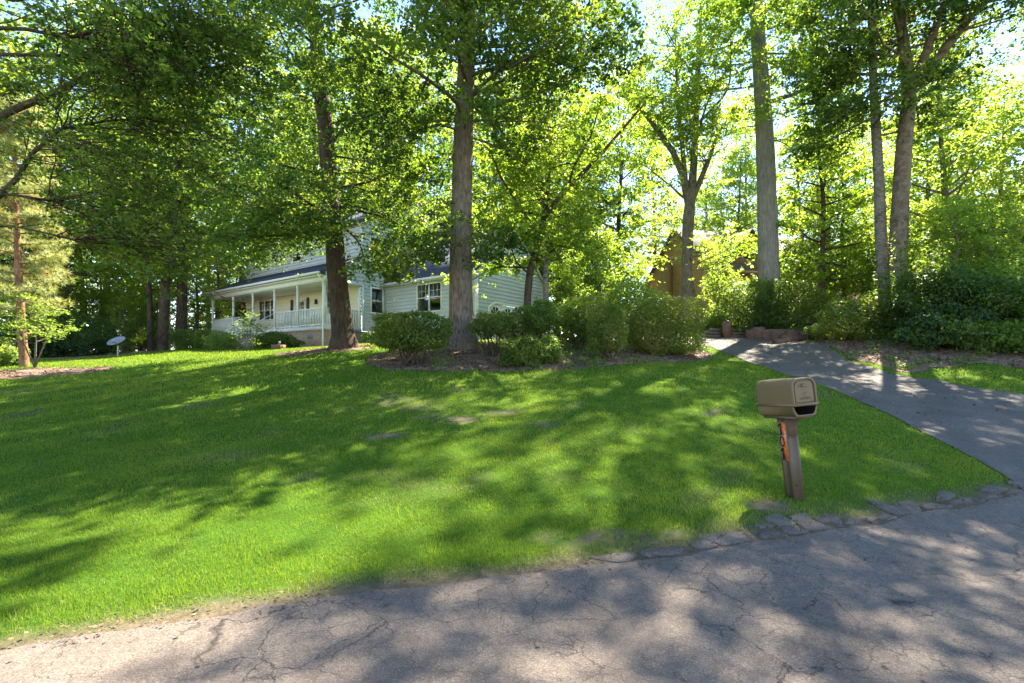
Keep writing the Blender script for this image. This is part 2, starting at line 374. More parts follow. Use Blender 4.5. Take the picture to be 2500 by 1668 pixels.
mask_sheet('mulch_bank', 9.5, 24, 10, 20, .11, lambda x, y: bed_mask(x, y) & not_drive(x, y), M['mulch'], .012)

# broken asphalt lip between lawn and road
def build_kerb():
    rng = np.random.default_rng(5); mb = MB(); x = .8
    row = 0
    while x < 6.2 or row == 0:
        if x >= 6.2: row, x = 1, 2.3
        L = rng.uniform(.16, .5); w = rng.uniform(.10, .24) * (1 if x > 1.6 else .7)
        y = float(edge_y(x)) + .02 + .5 * w + rng.normal(0, .012) + row * .13
        sl = float(edge_y(x + .2) - edge_y(x - .2)) / .4; a = math.atan(sl) + rng.normal(0, .08)
        n = rng.integers(6, 9); th = np.sort(rng.uniform(0, 2 * np.pi, n) * .25 + np.linspace(0, 2 * np.pi, n, endpoint=False))
        px = np.clip(np.cos(th) * L * .62, -L * .5, L * .5) * rng.uniform(.88, 1, n); py = np.clip(np.sin(th) * w * .62, -w * .5, w * .5) * rng.uniform(.85, 1, n)
        gx = x + px * math.cos(a) - py * math.sin(a); gy = y + px * math.sin(a) + py * math.cos(a)
        zz = ground(gx, gy); h = rng.uniform(.010, .020)
        if rng.random() < (.55 if row else .85):
            top = np.stack([x + (gx - x) * .95, y + (gy - y) * .95, zz + h + rng.normal(0, .003, n)], 1)
            mid = np.stack([gx, gy, zz + h - .008], 1); bot = np.stack([gx, gy, zz - .03], 1)
            fs = [tuple(range(n))] + [(i + n, (i + 1) % n + n, (i + 1) % n, i) for i in range(n)] + [(i + 2 * n, (i + 1) % n + 2 * n, (i + 1) % n + n, i + n) for i in range(n)]
            mb.add(np.concatenate([top, mid, bot]), fs)
        x += L * .97
    tag(mb.build('kerb', M['road']), kind='structure')
build_kerb()

# ------------------------------------------------------------------ grass (one mass of blades)
def build_grass():
    rng = np.random.default_rng(11)
    bands = [(1.6, 4.6, 9500, .028, .0042), (4.6, 7, 4600, .032, .006), (7, 10, 2000, .036, .0095), (10, 14.5, 700, .05, .016), (14.5, 22, 240, .055, .026), (22, 32, 90, .06, .045)]
    allV = []; allT = []
    for a, b, dens, h, w in bands:
        xr = 1.22 * b + 1.5; n = int(dens * 2 * xr * (b - a)); x = rng.uniform(-xr, min(xr, 15), n); y = rng.uniform(a, b, n)
        k = (np.abs(x) < 1.22 * y + 1.5); x = x[k]; y = y[k]
        e = (y - edge_y(x)) / 1.06; k = (e > .02 - .16 * (fbm(x, y, .35, 51) - .42) * (rng.random(len(x)) ** .5)) | (x > 6.55); x = x[k]; y = y[k]
        k = ~((x > 6) & (y < np.interp(x, [6, 12.9, 17], [5.8, 7.95, 8.5]))); x = x[k]; y = y[k]
        jx = .12 * (fbm(x, y, .3, 71) - .5); k = ~in_poly(x + jx, y, DRIVE_POLY); x = x[k]; y = y[k]
        s = soil_amt(x, y); bm = bed_mask(x, y)
        k = (rng.random(len(x)) > s * 1.15) & (~bm | (rng.random(len(x)) < .015)); x = x[k]; y = y[k]; s = s[k]
        k = ~((x > -16.4) & (x < 6) & (y > 25.5)); x = x[k]; y = y[k]; s = s[k]
        n = len(x); z = ground(x, y) - .004
        clump = fbm(x, y, .28, 14); lg = fbm(x, y, 2.2, 15)
        tall = 1 + .5 * np.clip(1 - (y - edge_y(x)) / 1.1, 0, 1) * (x < 3)
        H = h * rng.uniform(.55, 1.35, n) * (.55 + .9 * clump) * tall; th = rng.uniform(0, 2 * np.pi, n)
        lean = np.abs(rng.normal(0, .55, n)) * H; la = rng.uniform(0, 2 * np.pi, n)
        W = w * rng.uniform(.7, 1.2, n) * .5
        base = np.stack([x, y, z], 1); d = np.stack([np.cos(th), np.sin(th), 0 * th], 1) * W[:, None]
        tip = base + np.stack([np.cos(la) * lean, np.sin(la) * lean, H], 1)
        allV.append(np.stack([base - d, base + d, tip], 1).reshape(-1, 3))
        t = np.clip(.30 + .75 * (lg - .42) + .35 * (clump - .5) + .32 * rng.random(n), 0, .88)
        dry = rng.random(n) < .035 + .16 * (s > .1) + .05 * (fbm(x, y, .9, 88) > .58); t[dry] = 1
        allT.append(np.repeat(t, 3))
    V = np.concatenate(allV); T = np.concatenate(allT)
    o = np_mesh('grass', V, np.arange(len(V)).reshape(-1, 3), M['grass'], tone=T)
    tag(o, 'short green lawn grass sloping up from the road to the house', 'grass', kind='stuff')
build_grass()

def quads_at(C, size, nrm, rng, aspect=.62, fold=.18):
    """a leaf quad at every centre"""
    n = len(C); t = rng.normal(size=(n, 3)); t -= (t * nrm).sum(1)[:, None] * nrm; t /= np.linalg.norm(t, axis=1)[:, None] + 1e-9
    b = np.cross(nrm, t); s = size[:, None]
    f = nrm * s * fold * rng.uniform(-.4, 1, (n, 1))
    V = np.stack([C - t * s * .5, C + b * s * aspect * .5 + f - t * s * .05, C + t * s * .5, C - b * s * aspect * .5 + f - t * s * .05], 1)
    return V.reshape(-1, 3), np.arange(4 * n).reshape(-1, 4)
def rand_norm(n, rng, spread):
    v = rng.normal(size=(n, 3)) * spread; v[:, 2] += 1
    return v / (np.linalg.norm(v, axis=1)[:, None] + 1e-9)
def build_litter():
    rng = np.random.default_rng(13); X = []; S = []
    for x0, x1, y0, y1, n, s in ((-22, 8, 11.5, 19.5, 30000, .075), (9.5, 24, 10, 20, 14000, .08)):
        x = rng.uniform(x0, x1, n); y = rng.uniform(y0, y1, n); k = bed_mask(x, y) & not_drive(x, y) & (fbm(x, y, .8, 91) > .36)
        X.append(np.stack([x[k], y[k]], 1)); S.append(np.full(k.sum(), s))
    n = 260; x = rng.uniform(-9, 7, n); y = rng.uniform(2.2, 13, n); X.append(np.stack([x, y], 1)); S.append(np.full(n, .028))
    x = rng.uniform(-3, 6.4, 900); y = edge_y(x) + rng.normal(.06, .1, 900); X.append(np.stack([x, y], 1)); S.append(np.full(900, .024))
    x = rng.uniform(7, 11, 500); y = rng.uniform(8, 20, 500); X.append(np.stack([x, y], 1)); S.append(np.full(500, .05))
    X = np.concatenate(X); S = np.concatenate(S) * rng.uniform(.6, 1.4, len(X))
    C = np.stack([X[:, 0], X[:, 1], ground(X[:, 0], X[:, 1]) + .03 + rng.uniform(0, .012, len(X))], 1)
    V, Q = quads_at(C, S, rand_norm(len(C), rng, .35), rng)
    tag(np_mesh('leaf_litter', V, Q, M['litter'], tone=np.repeat(rng.random(len(C)), 4)), 'dry brown fallen leaves scattered over the mulch and lawn', 'fallen leaves', kind='stuff')
build_litter()

def build_cover():
    rng = np.random.default_rng(17); x = rng.uniform(-5, 7.5, 420); y = rng.uniform(11.8, 18.5, 420); k = bed_mask(x, y) & not_drive(x, y) & (fbm(x, y, 1.1, 19) > .47); x, y = x[k], y[k]
    x2 = rng.uniform(10.3, 16, 260); y2 = rng.uniform(11, 19, 260); k = bed_mask(x2, y2) & not_drive(x2, y2) & (fbm(x2, y2, 1.2, 23) > .52); x = np.concatenate([x, x2[k]]); y = np.concatenate([y, y2[k]])
    n = 34; cx = np.repeat(x, n) + rng.normal(0, .1, len(x) * n); cy = np.repeat(y, n) + rng.normal(0, .1, len(x) * n)
    C = np.stack([cx, cy, ground(cx, cy) + .03 + np.abs(rng.normal(0, .075, len(cx)))], 1)
    V, Q = quads_at(C, rng.uniform(.035, .085, len(C)), rand_norm(len(C), rng, .7), rng)
    tag(np_mesh('ground_cover', V, Q, M['leaf_lime'], tone=np.repeat(rng.random(len(C)), 4)), 'small green weeds and seedlings sprouting from the mulch', 'weeds', kind='stuff')
build_cover()
# ------------------------------------------------------------------ trees
class Tree:
    def __init__(s, seed): s.rng = np.random.default_rng(seed); s.wv = []; s.wf = []; s.n = 0; s.C = []; s.N = []; s.S = []; s.T = []; s.sprays = []
    def wood(s, P, R, seg=7, jit=None):
        P = np.asarray(P, float); R = np.asarray(R, float)
        if len(R) != len(P): R = np.interp(np.linspace(0, 1, len(P)), np.linspace(0, 1, len(R)), R)
        V, Q = tube_np(P, R, seg, jit, s.rng); s.wv.append(V); s.wf.append(Q + s.n); s.n += len(V)
    def trunk(s, P, R, seg=18):
        P = np.asarray(P, float); R = np.asarray(R, float)
        t = np.linspace(0, 1, len(P)); tt = np.linspace(0, 1, 40) ** 1.3
        P2 = np.stack([np.interp(tt, t, P[:, i]) for i in range(3)], 1); R2 = np.interp(tt, np.linspace(0, 1, len(R)), R)
        for _ in range(2): P2[1:-1] = (P2[:-2] + 2 * P2[1:-1] + P2[2:]) / 4
        s.wood(P2, R2, seg, .025); s.P, s.R = P2, R2
    def at(s, f):
        """trunk point and radius at height fraction f"""
        t = np.linspace(0, 1, len(s.P)); zz = (s.P[:, 2] - s.P[0, 2]) / (s.P[-1, 2] - s.P[0, 2])
        return np.array([np.interp(f, zz, s.P[:, i]) for i in range(3)]), float(np.interp(f, zz, s.R))
    def limb(s, p0, az, el, L, r, bend=0., droop=0., spr=.8, step=.75, twig=.45, n=8, start=.25, wob=.16):
        rng = s.rng; P = [np.array(p0, float)]; a, e = az, el
        for i in range(n):
            a += rng.normal(0, wob); e += bend / n + rng.normal(0, wob * .6)
            P.append(P[-1] + L / n * np.array([math.sin(a) * math.cos(e), math.cos(a) * math.cos(e), math.sin(e)]))
        P = np.array(P); R = r * (1 - np.linspace(0, 1, n + 1) * .86); s.wood(P, R, 6)
        s.leafy(P, L, spr, step, twig, start, droop, r); return P
    def leafy(s, P, L, spr=.8, step=.75, twig=.45, start=.25, droop=0, r=.05):
        rng = s.rng; n = len(P) - 1; d = start * L; side = 1
        while d < L:
            f = d / L * n; i = min(int(f), n - 1); p = P[i] + (P[i + 1] - P[i]) * (f - i); t = P[i + 1] - P[i]; t /= np.linalg.norm(t)
            q = np.cross(t, [0, 0, 1.]); q /= np.linalg.norm(q) + 1e-6; side = -side
            tl = (twig * (L - d) + .35) * rng.uniform(.6, 1.25); dr = t * rng.uniform(.3, .9) + q * side * rng.uniform(.6, 1) + np.array([0, 0, rng.normal(.12, .28) - droop]); dr /= np.linalg.norm(dr)
            e = p + dr * tl; m = p + dr * tl * .5 + np.array([0, 0, .04 * tl])
            s.wood([p, m, e], [max(.008, r * .22), max(.006, r * .14), .005], 4)
            k = max(1, int(round(tl / (spr * 1.1))))
            for j in range(k): s.sprays.append((p + (e - p) * ((j + 1) / k) + rng.normal(0, .12, 3), spr * rng.uniform(.65, 1.2)))
            d += step * rng.uniform(.7, 1.3)
        s.sprays.append((P[-1], spr))
    def crown(s, f0, f1, nl, L0, L1, el0, el1, bend=.2, droop=0., spr=.8, step=.8, pref=None, prof=1.0, r=.06, twig=.42):
        """limbs between trunk height fractions f0 and f1, length L0 at the bottom to L1 at the top"""
        rng = s.rng; az = rng.uniform(0, 6.28)
        for i in range(nl):
            f = (i + rng.uniform(.2, .8)) / nl; h = f0 + (f1 - f0) * f; p, tr = s.at(h); az += 2.4 + rng.normal(0, .35)
            a = az
            if pref is not None and rng.random() < pref[1]: a = pref[0] + rng.normal(0, .7)
            L = (L0 + (L1 - L0) * f ** prof) * rng.uniform(.65, 1.2); e = el0 + (el1 - el0) * f + rng.normal(0, .12)
            s.limb(p, a, e, L, min(tr * .55, r * (.5 + L / 5)), bend, droop, spr, step, twig)
    def spray_at(s, u, v, Y, r, n=1, base=(0, 0, 0)):
        for _ in range(n): s.sprays.append((PX(u, v, Y) - np.array(base) + s.rng.normal(0, r * .7, 3) * np.array([1, 1, .5]), r))
    def leaves(s, total, size, flat=.28, spread=.55, tone=.45, tvar=.22):
        rng = s.rng; sp = s.sprays; w = np.array([x[1] ** 2 for x in sp]); cnt = np.maximum(2, (total * w / w.sum())).astype(int)
        C = np.repeat(np.array([x[0] for x in sp]), cnt, 0); R = np.repeat(np.array([x[1] for x in sp]), cnt); T = np.repeat(np.clip(tone + rng.normal(0, tvar, len(sp)), 0, 1), cnt); n = len(C)
        tilt = np.repeat(rng.normal(0, .22, (len(sp), 2)), cnt, 0)
        o = rng.normal(size=(n, 3)) * .5; sid = np.repeat(np.arange(len(sp)), cnt) * 997 + (rng.random(n) * np.repeat(np.maximum(1, cnt / 11), cnt)).astype(int)
        _, inv = np.unique(sid, return_inverse=True); cl = rng.normal(size=(inv.max() + 1, 3)) * .5; o = cl[inv] + rng.normal(size=(n, 3)) * (size * .74 / R)[:, None]
        T = np.clip(T + rng.normal(0, .12, inv.max() + 1)[inv], 0, 1)
        o[:, 2] *= flat * 1.6; o[:, 2] += o[:, 0] * tilt[:, 0] + o[:, 1] * tilt[:, 1]
        C = C + o * R[:, None]
        s.V, s.Q = quads_at(C, size * rng.uniform(.55, 1.3, n), rand_norm(n, rng, spread), rng, .72)
        s.tone = np.repeat(np.clip(T + rng.normal(0, .14, n), 0, 1), 4)
    def build(s, name, loc, bark, leafm, label=None, group=None, cat='tree', rz=0, trunk_name='trunk', crown_name='crown'):
        r = empty(name, loc, rz, label, cat, group)
        np_mesh(trunk_name, np.concatenate(s.wv), np.concatenate(s.wf), bark, smooth=True, parent=r)
        if s.sprays: np_mesh(crown_name, s.V, s.Q, leafm, tone=s.tone, parent=r)
        return r
def px_path(pts, Y, base):
    """pixel points (u, v[, dY]) on a trunk at distance Y, in tree-local coordinates"""
    return np.array([PX(p[0], p[1], Y + (p[2] if len(p) > 2 else 0)) for p in pts]) - np.array(base)
def px_r(ws, Y): return np.array(ws) / 2 / F * Y
R = math.radians

# 1 dark leaning oak left of the porch corner
def hero_trees():
    Y = 17; b = gp(789, Y); t = Tree(1)
    t.trunk(np.concatenate([[[0.0, 0, -.25]], px_path([(789, 790), (786, 760), (778, 680), (768, 560), (756, 400), (742, 250), (728, 110), (716, 0), (706, -150), (700, -330)], Y, b)]), px_r([80, 64, 48, 45, 41, 37, 33, 29, 26, 20, 8], Y))
    t.crown(.26, .97, 27, 4.6, 2.2, .0, .6, -.1, .12, .95, .7, None, 1, .045)
    for az, L, h in ((-1.9, 4.6, .25), (-2.4, 4.0, .24), (-1.3, 4.2, .28), (2.2, 3.6, .27), (1.3, 3.4, .3), (-2.9, 3.6, .29), (3.0, 3.2, .26)):
        p, _ = t.at(h); t.limb(p, az, -.02, L, .06, -.5, .2, .75, .6, .4)
    for k in range(5):
        h = .5 + .05 * k; p, _ = t.at(h); t.limb(p, 3.14 + t.rng.normal(0, .5), .1, t.rng.uniform(1.6, 2.8), .025, -.4, .15, .7, .55, .4)
    for az, L, h in ((1.5, 3.4, .3), (1.1, 3.8, .34), (1.8, 3.4, .36), (1.4, 4.2, .4), (-1.6, 4.4, .3), (-1.2, 4.6, .33), (-2.0, 4.4, .34)):
        p, _ = t.at(h); t.limb(p, az, .05, L, .04, -.45, .2, .8, .6, .42, start=.35)
    t.leaves(88000, .105, .34, .7, .45, .28)
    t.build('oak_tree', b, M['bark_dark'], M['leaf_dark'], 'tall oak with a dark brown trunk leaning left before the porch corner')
    # 2 the thick grey-brown trunk in the shrub bed
    Y = 15.5; b = gp(1062, Y); t = Tree(2)
    t.trunk(np.concatenate([[[0.0, 0, -.3]], px_path([(1062, 795), (1061, 770), (1058, 700), (1057, 600), (1060, 450), (1064, 300), (1070, 150), (1076, 20), (1080, -130), (1084, -330)], Y, b)]), px_r([104, 82, 63, 54, 50, 47, 44, 40, 36, 28, 10], Y))
    t.crown(.44, .97, 24, 4.6, 2.3, .15, .7, -.1, .1, .9, .65, (2.4, .25), 1, .05)
    for az, L, h in ((-1.7, 3.0, .235), (-2.2, 2.7, .22), (-2.7, 2.2, .24), (-1.3, 2.2, .25), (1.9, 1.8, .25), (2.5, 1.6, .24), (-2.0, 2.4, .25)):
        p, _ = t.at(h); t.limb(p, az, -.1, L, .035, -.35, .15, .55, .4, .35)
    for az, L, h in ((1.5, 5.2, .5), (1.9, 5.0, .56), (1.2, 5.2, .62), (2.3, 4.4, .52), (1.7, 4.6, .7)):
        p, _ = t.at(h); t.limb(p, az, .05, L, .07, .1, .1, .75, .6, .42)
    for k in range(6):
        h = .56 + .05 * k; p, _ = t.at(h); t.limb(p, 3.14 + t.rng.normal(0, .6), .1, t.rng.uniform(1.8, 3.2), .03, -.4, .15, .75, .55, .4)
    for az, L, h in ((1.9, 3.4, .47), (2.6, 3.0, .45), (-1.7, 3.4, .47), (-2.4, 3.2, .45), (1.2, 3.4, .44)):
        p, _ = t.at(h); t.limb(p, az, -.05, L, .04, -.35, .15, .75, .55, .42)
    for az, L, h in ((1.6, 5.4, .8), (2.2, 5.6, .74), (2.7, 5.0, .84), (1.2, 5.4, .88), (2.0, 5.2, .92), (3.0, 4.6, .78)):  # high limbs out of view, added to shade the near-left lawn
        p, _ = t.at(h); t.limb(p, az, .15, L, .05, -.1, .1, .9, .7, .42, start=.4)
    t.leaves(80000, .12, .36, .7, .45, .28)
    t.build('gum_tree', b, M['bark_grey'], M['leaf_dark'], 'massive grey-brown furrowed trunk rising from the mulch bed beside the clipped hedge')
    # 3 tall pale trunk on the right
    Y = 23.2; b = gp(1764, Y); t = Tree(3)
    t.trunk(np.concatenate([[[0.0, 0, -.2]], px_path([(1766, 760), (1765, 640), (1763, 560), (1759, 420), (1754, 300), (1747, 180), (1738, 60), (1732, -60), (1728, -260)], Y, b)]), px_r([60, 55, 46, 43, 40, 37, 33, 29, 24, 8], Y))
    t.crown(.58, .98, 12, 4.2, 2.4, .1, .6, .0, .1, .95, .8, None, 1, .06)
    t.limb(t.at(.52)[0], 1.6, .12, 3.6, .13, .5, .0, .8, .7, .4, start=.5)
    t.limb(t.at(.44)[0], 1.5, .5, 1.6, .05, -1.6, .1, .5, .5, .4, start=.6)
    for az, L, h in ((-1.7, 3.6, .56), (-1.2, 3.4, .62), (-2.1, 3.2, .66), (1.5, 4.6, .62), (1.9, 4.4, .68), (2.4, 4.2, .72)):
        p, _ = t.at(h); t.limb(p, az, .0, L, .06, -.1, .15, .8, .7, .42)
    for k in range(12):
        h = .44 + .03 * k; p, _ = t.at(h); t.limb(p, t.rng.choice([-1.6, 1.6, 3.1, 2.4, -2.4]) + t.rng.normal(0, .3), .05, t.rng.uniform(1.6, 3.0), .03, -.3, .12, .75, .6, .4)
    t.leaves(34000, .13, .36, .7, .5, .26)
    t.build('poplar_tree', b, M['bark_pale'], M['leaf_mid'], 'tall straight pale grey trunk rising behind the big shrub beyond the driveway')
    # 4 and 5 slender mottled trunk and forked trunk on the bank
    Y = 18; b = gp(2031, Y); t = Tree(4)
    t.trunk(np.concatenate([[[0.0, 0, -.2]], px_path([(2032, 760), (2030, 680), (2022, 560), (2018, 420), (2010, 300), (2004, 180), (1998, 40), (1996, -140)], Y, b)]), px_r([30, 28, 26, 24, 21, 19, 16, 13, 5], Y))
    t.crown(.5, .97, 20, 2.8, 1.6, .0, .6, .2, .1, .7, .7, (-1.2, .4), 1, .05)
    t.leaves(20000, .13, .34, .7, .45, .28)
    t.build('birch_tree', b, M['bark_birch'], M['leaf_dark'], 'slim mottled white-grey trunk standing just left of the forked trunk on the bank')
    Y = 17.4; b = gp(2062, Y); t = Tree(5)
    fork = px_path([(2062, 770), (2060, 700), (2062, 560), (2068, 420), (2078, 300), (2088, 215)], Y, b)
    t.trunk(np.concatenate([[[0.0, 0, -.2]], fork, px_path([(2078, 130), (2062, 30), (2050, -120), (2044, -330)], Y, b)]), px_r([48, 44, 38, 35, 33, 30, 28, 24, 20, 15, 6], Y))
    for pts, w in (([(2088, 215), (2130, 150), (2190, 60), (2255, 0), (2330, -80)], [24, 20, 17, 14, 6]), ([(2085, 225), (2110, 120), (2140, 0), (2165, -130), (2180, -260)], [20, 17, 14, 11, 5])):
        P = px_path(pts, Y, b); P[:, 1] += np.linspace(0, -1.6, len(P)); t.wood(P, px_r(w, Y), 10); L = np.linalg.norm(np.diff(P, axis=0), axis=1).sum()
        t.leafy(P, L, .8, .45, .5, .25, .1, .06)
        for k in range(14):
            f = t.rng.uniform(.25, 1) * (len(P) - 1.01); p = P[int(f)] + (P[int(f) + 1] - P[int(f)]) * (f % 1); t.limb(p, t.rng.uniform(0, 6.28), t.rng.uniform(-.2, .5), t.rng.uniform(1.6, 3.4), .035, -.2, .1, .7, .6, .4)
    t.crown(.5, .97, 16, 4.0, 2.2, .1, .7, -.1, .12, .9, .7, (-1.3, .25), 1, .05)
    for az, L, h in ((1.5, 4.0, .55), (2.0, 4.2, .6), (1.2, 4.2, .5), (2.5, 3.8, .66), (-2.0, 3.2, .5), (3, 3.5, .7)):
        p, _ = t.at(h); t.limb(p, az, .05, L, .05, -.2, .12, .75, .6, .42)
    for az, L, h in ((-1.3, 5.2, .8), (-1.7, 5.6, .86), (-.9, 4.6, .9), (-2.2, 5.0, .78), (-2.6, 4.4, .88), (-1.5, 5.8, .94), (-2.0, 6.0, .97)):  # overhead limbs extended leftward to drop patchy shade on the road
        p, _ = t.at(h); t.limb(p, az, .12, L, .05, -.1, .1, .95, .8, .42, start=.35)
    for az, L, h in ((-2.1, 6.6, .56), (-2.3, 7, .62), (-2.0, 7.4, .68), (-2.5, 7, .6), (-2.2, 8, .74)):  # long limbs above the frame, added to shade the mailbox
        p, _ = t.at(h); t.limb(p, az, .1, L, .05, -.1, .08, 1.0, .8, .42, start=.45)
    t.leaves(72000, .115, .36, .7, .42, .28)
    t.build('forked_tree', b, M['bark_tan'], M['leaf_dark'], 'tan forked trunk with ivy on the leaf-strewn bank right of the driveway')
    # 6 forked tree behind the big clipped shrub
    Y = 26; b = gp(1580, Y); t = Tree(6)
    t.trunk(np.concatenate([[[0.0, 0, -.2]], px_path([(1576, 750), (1577, 690), (1577, 600), (1578, 520), (1584, 460), (1592, 390), (1596, 300), (1600, 200), (1606, 80), (1612, -60)], Y, b)]), px_r([34, 28, 25, 24, 25, 18, 15, 12, 9, 4], Y))
    for pts, w in (([(1582, 480), (1566, 400), (1545, 350), (1510, 300), (1480, 262), (1440, 220)], [18, 16, 14, 12, 9, 4]), ([(1584, 470), (1605, 420), (1625, 370), (1650, 300), (1690, 240)], [15, 13, 11, 8, 4]), ([(1580, 500), (1572, 400), (1560, 280), (1552, 160), (1548, 40)], [14, 12, 10, 7, 3]),
                   ([(1600, 760), (1592, 690), (1584, 640), (1582, 590)], [16, 15, 14, 10])):
        P = px_path(pts, Y, b); t.wood(P, px_r(w, Y), 8)
        if pts[0][1] < 600:
            t.leafy(P, np.linalg.norm(np.diff(P, axis=0), axis=1).sum(), .85, .6, .5, .35, .05, .06)
            for k in range(12):
                f = t.rng.uniform(.4, 1) * (len(P) - 1.01); p = P[int(f)] + (P[int(f) + 1] - P[int(f)]) * (f % 1); t.limb(p, t.rng.uniform(0, 6.28), t.rng.uniform(0, .7), t.rng.uniform(1.6, 3), .04, .1, .05, .8, .7, .42)
    t.crown(.36, .97, 17, 4.8, 3.0, .25, .75, .1, .06, .95, .8, None, 1, .06)
    for az, L, h in ((1.6, 3.2, .2), (2.4, 2.8, .19), (1.2, 3.4, .24), (-1.5, 3.2, .22), (-2.2, 3.4, .26), (2.0, 3.0, .25), (2.9, 3, .22)):
        p, _ = t.at(h); t.limb(p, az, .15, L, .04, -.5, .1, .75, .6, .45)
    t.leaves(24000, .15, .36, .75, .55, .26)
    t.build('forked_tree', b, M['bark_branch'], M['leaf_mid'], 'grey-trunked tree forking into spreading limbs right behind the tallest clipped shrub')
    # 7 dark leaning understory tree with long limb to the right
    Y = 17.2; b = gp(1212, Y); t = Tree(7)
    t.trunk(np.concatenate([[[0.0, 0, -.2]], px_path([(1210, 780), (1210, 690), (1216, 620), (1236, 560), (1248, 500), (1258, 440), (1262, 380), (1262, 300), (1258, 240)], Y, b)]), px_r([19, 18, 17, 16, 15, 12, 9, 7, 3], Y))
    for pts, w in (([(1248, 500), (1280, 460), (1330, 410), (1380, 360), (1425, 310), (1470, 260)], [14, 12, 10, 8, 6, 3]), ([(1222, 606), (1246, 592), (1268, 585)], [9, 8, 6]), ([(1300, 440), (1315, 390), (1350, 330), (1370, 260)], [6, 5, 4, 2]), ([(1240, 540), (1190, 480), (1150, 420), (1120, 350)], [8, 6, 5, 2])):
        P = px_path(pts, Y, b); P[:, 1] += np.linspace(0, -.8, len(P)); t.wood(P, px_r(w, Y), 8)
        if len(pts) > 3: t.leafy(P, np.linalg.norm(np.diff(P, axis=0), axis=1).sum(), .55, .5, .45, .35, .05, .03)
    t.crown(.3, .97, 26, 2.8, 1.6, -.1, .4, -.1, .12, .6, .55, None, 1, .035)
    t.leaves(14000, .115, .3, .6, .45)
    t.build('dogwood_tree', b, M['bark_dark'], M['leaf_mid'], 'small crooked dark trunk with a long limb reaching right above the hedge')
    Y = 17.8; b = gp(1252, Y); t = Tree(77)
    t.trunk(np.concatenate([[[0.0, 0, -.2]], px_path([(1256, 800), (1254, 700), (1251, 600), (1248, 500), (1242, 400), (1236, 330)], Y, b)]), px_r([16, 15, 14, 12, 9, 6, 2], Y))
    t.crown(.4, .97, 18, 2.4, 1.2, -.05, .5, -.05, .1, .55, .55, None, 1, .03); t.leaves(11000, .12, .3, .6, .55)
    t.build('slender_tree', b, M['bark_birch'], M['leaf_mid'], 'slender straight grey stem growing out of the hedge right of the crooked trunk')
    # 8 tree beyond the left edge whose limbs reach into the frame
    Y = 9.2; b = (-11.6, Y, g1(-11.6, Y)); t = Tree(8)
    t.trunk(np.array([(0, 0, -.2), (0, 0, .4), (.1, 0, 2), (.2, .1, 4), (.2, .2, 7), (0, .3, 11), (0, .3, 15)]), [.36, .3, .25, .23, .18, .1, .03])
    for pts, w, dY in (([(-120, 330), (0, 245), (90, 186), (150, 130), (215, 70), (290, 5)], [30, 24, 20, 15, 10, 5], 0), ([(-190, 560), (-60, 480), (0, 400), (22, 330), (75, 262), (170, 235), (260, 215)], [26, 22, 17, 14, 11, 7, 4], .3),
                   ([(-150, 120), (0, 108), (95, 92), (170, 60), (250, 20)], [15, 12, 10, 7, 4], -.3), ([(-150, 430), (0, 432), (60, 432)], [11, 8, 4], 0), ([(-150, 520), (0, 510), (110, 532), (200, 520)], [9, 7, 5, 2], .5), ([(-150, -60), (0, -20), (150, -60), (320, -120), (480, -140)], [20, 16, 12, 8, 4], .5), ([(-150, 60), (20, 40), (60, 30), (120, 10)], [14, 12, 9, 6], -.6)):
        P = px_path(pts, Y - 1 + dY, b); P[:, 1] += np.linspace(0, .8, len(P)); t.wood(P, px_r(w, Y) * .62, 10); L = np.linalg.norm(np.diff(P, axis=0), axis=1).sum()
        t.leafy(P, L, .6, .34, .5, .35, .05, .04)
        for k in range(int(5 * len(pts))):
            f = t.rng.uniform(.45, 1) * (len(P) - 1.01); p = P[int(f)] + (P[int(f) + 1] - P[int(f)]) * (f % 1); t.limb(p, t.rng.uniform(.2, 2.4), t.rng.uniform(-.25, .45), t.rng.uniform(1, 3.2), .013, -.15, .1, .5, .45, .4)
    for az, L, h in ((.6, 5.4, .5), (.9, 6.0, .55), (.4, 5.0, .6), (1.0, 5.5, .64), (1.3, 5.2, .7), (.7, 6.0, .75), (1.15, 6.4, .58), (1.2, 6.2, .82), (1.4, 5.2, .88), (.9, 5.4, .42)):
        p, _ = t.at(h); t.limb(p, az + t.rng.normal(0, .25), .3, L, .018, -.5, .1, .65, .5, .42, start=.4, wob=.22)
    t.leaves(62000, .068, .3, .55, .5, .28)
    t.build('beech_tree', b, M['bark_dark'], M['leaf_dark'], 'near tree at the left edge sending long dark limbs over the lawn')
    # 9 pair of dark trunks left of the house
    Y = 31; b = gp(419, Y); t = Tree(9)
    t.trunk(np.concatenate([[[0.0, 0, -.2]], px_path([(416, 790), (417, 700), (420, 560), (421, 470), (412, 380), (408, 250), (404, 100)], Y, b)]), px_r([26, 24, 21, 19, 16, 11, 7, 3], Y))
    for az, e, h, L in ((1.4, 1.0, .46, 6), (1.8, .8, .44, 5), (-1.5, .9, .48, 5.5), (2.6, 1.0, .5, 5)):
        t.limb(t.at(h)[0], az, e, L, .16, -.1, 0, .9, .8, .4, start=.4)
    t.crown(.45, .97, 24, 5.0, 2.6, .2, .7, .1, .08, .95, .9, None, 1, .1); t.leaves(20000, .2, .32, .7, .35)
    t.build('hardwood_tree', b, M['bark_dark'], M['leaf_dark'], 'straight dark trunk forking high behind the clipped hedge left of the porch')
    Y = 29; b = gp(374, Y); t = Tree(10)
    t.trunk(np.concatenate([[[0.0, 0, -.2]], px_path([(373, 805), (376, 720), (382, 620), (396, 545), (404, 450), (400, 300), (398, 180)], Y, b)]), px_r([25, 23, 20, 18, 16, 13, 8, 3], Y))
    t.crown(.4, .97, 20, 4.2, 2.4, .1, .6, .1, .08, .9, .9, None, 1, .08); t.leaves(14000, .2, .32, .7, .4)
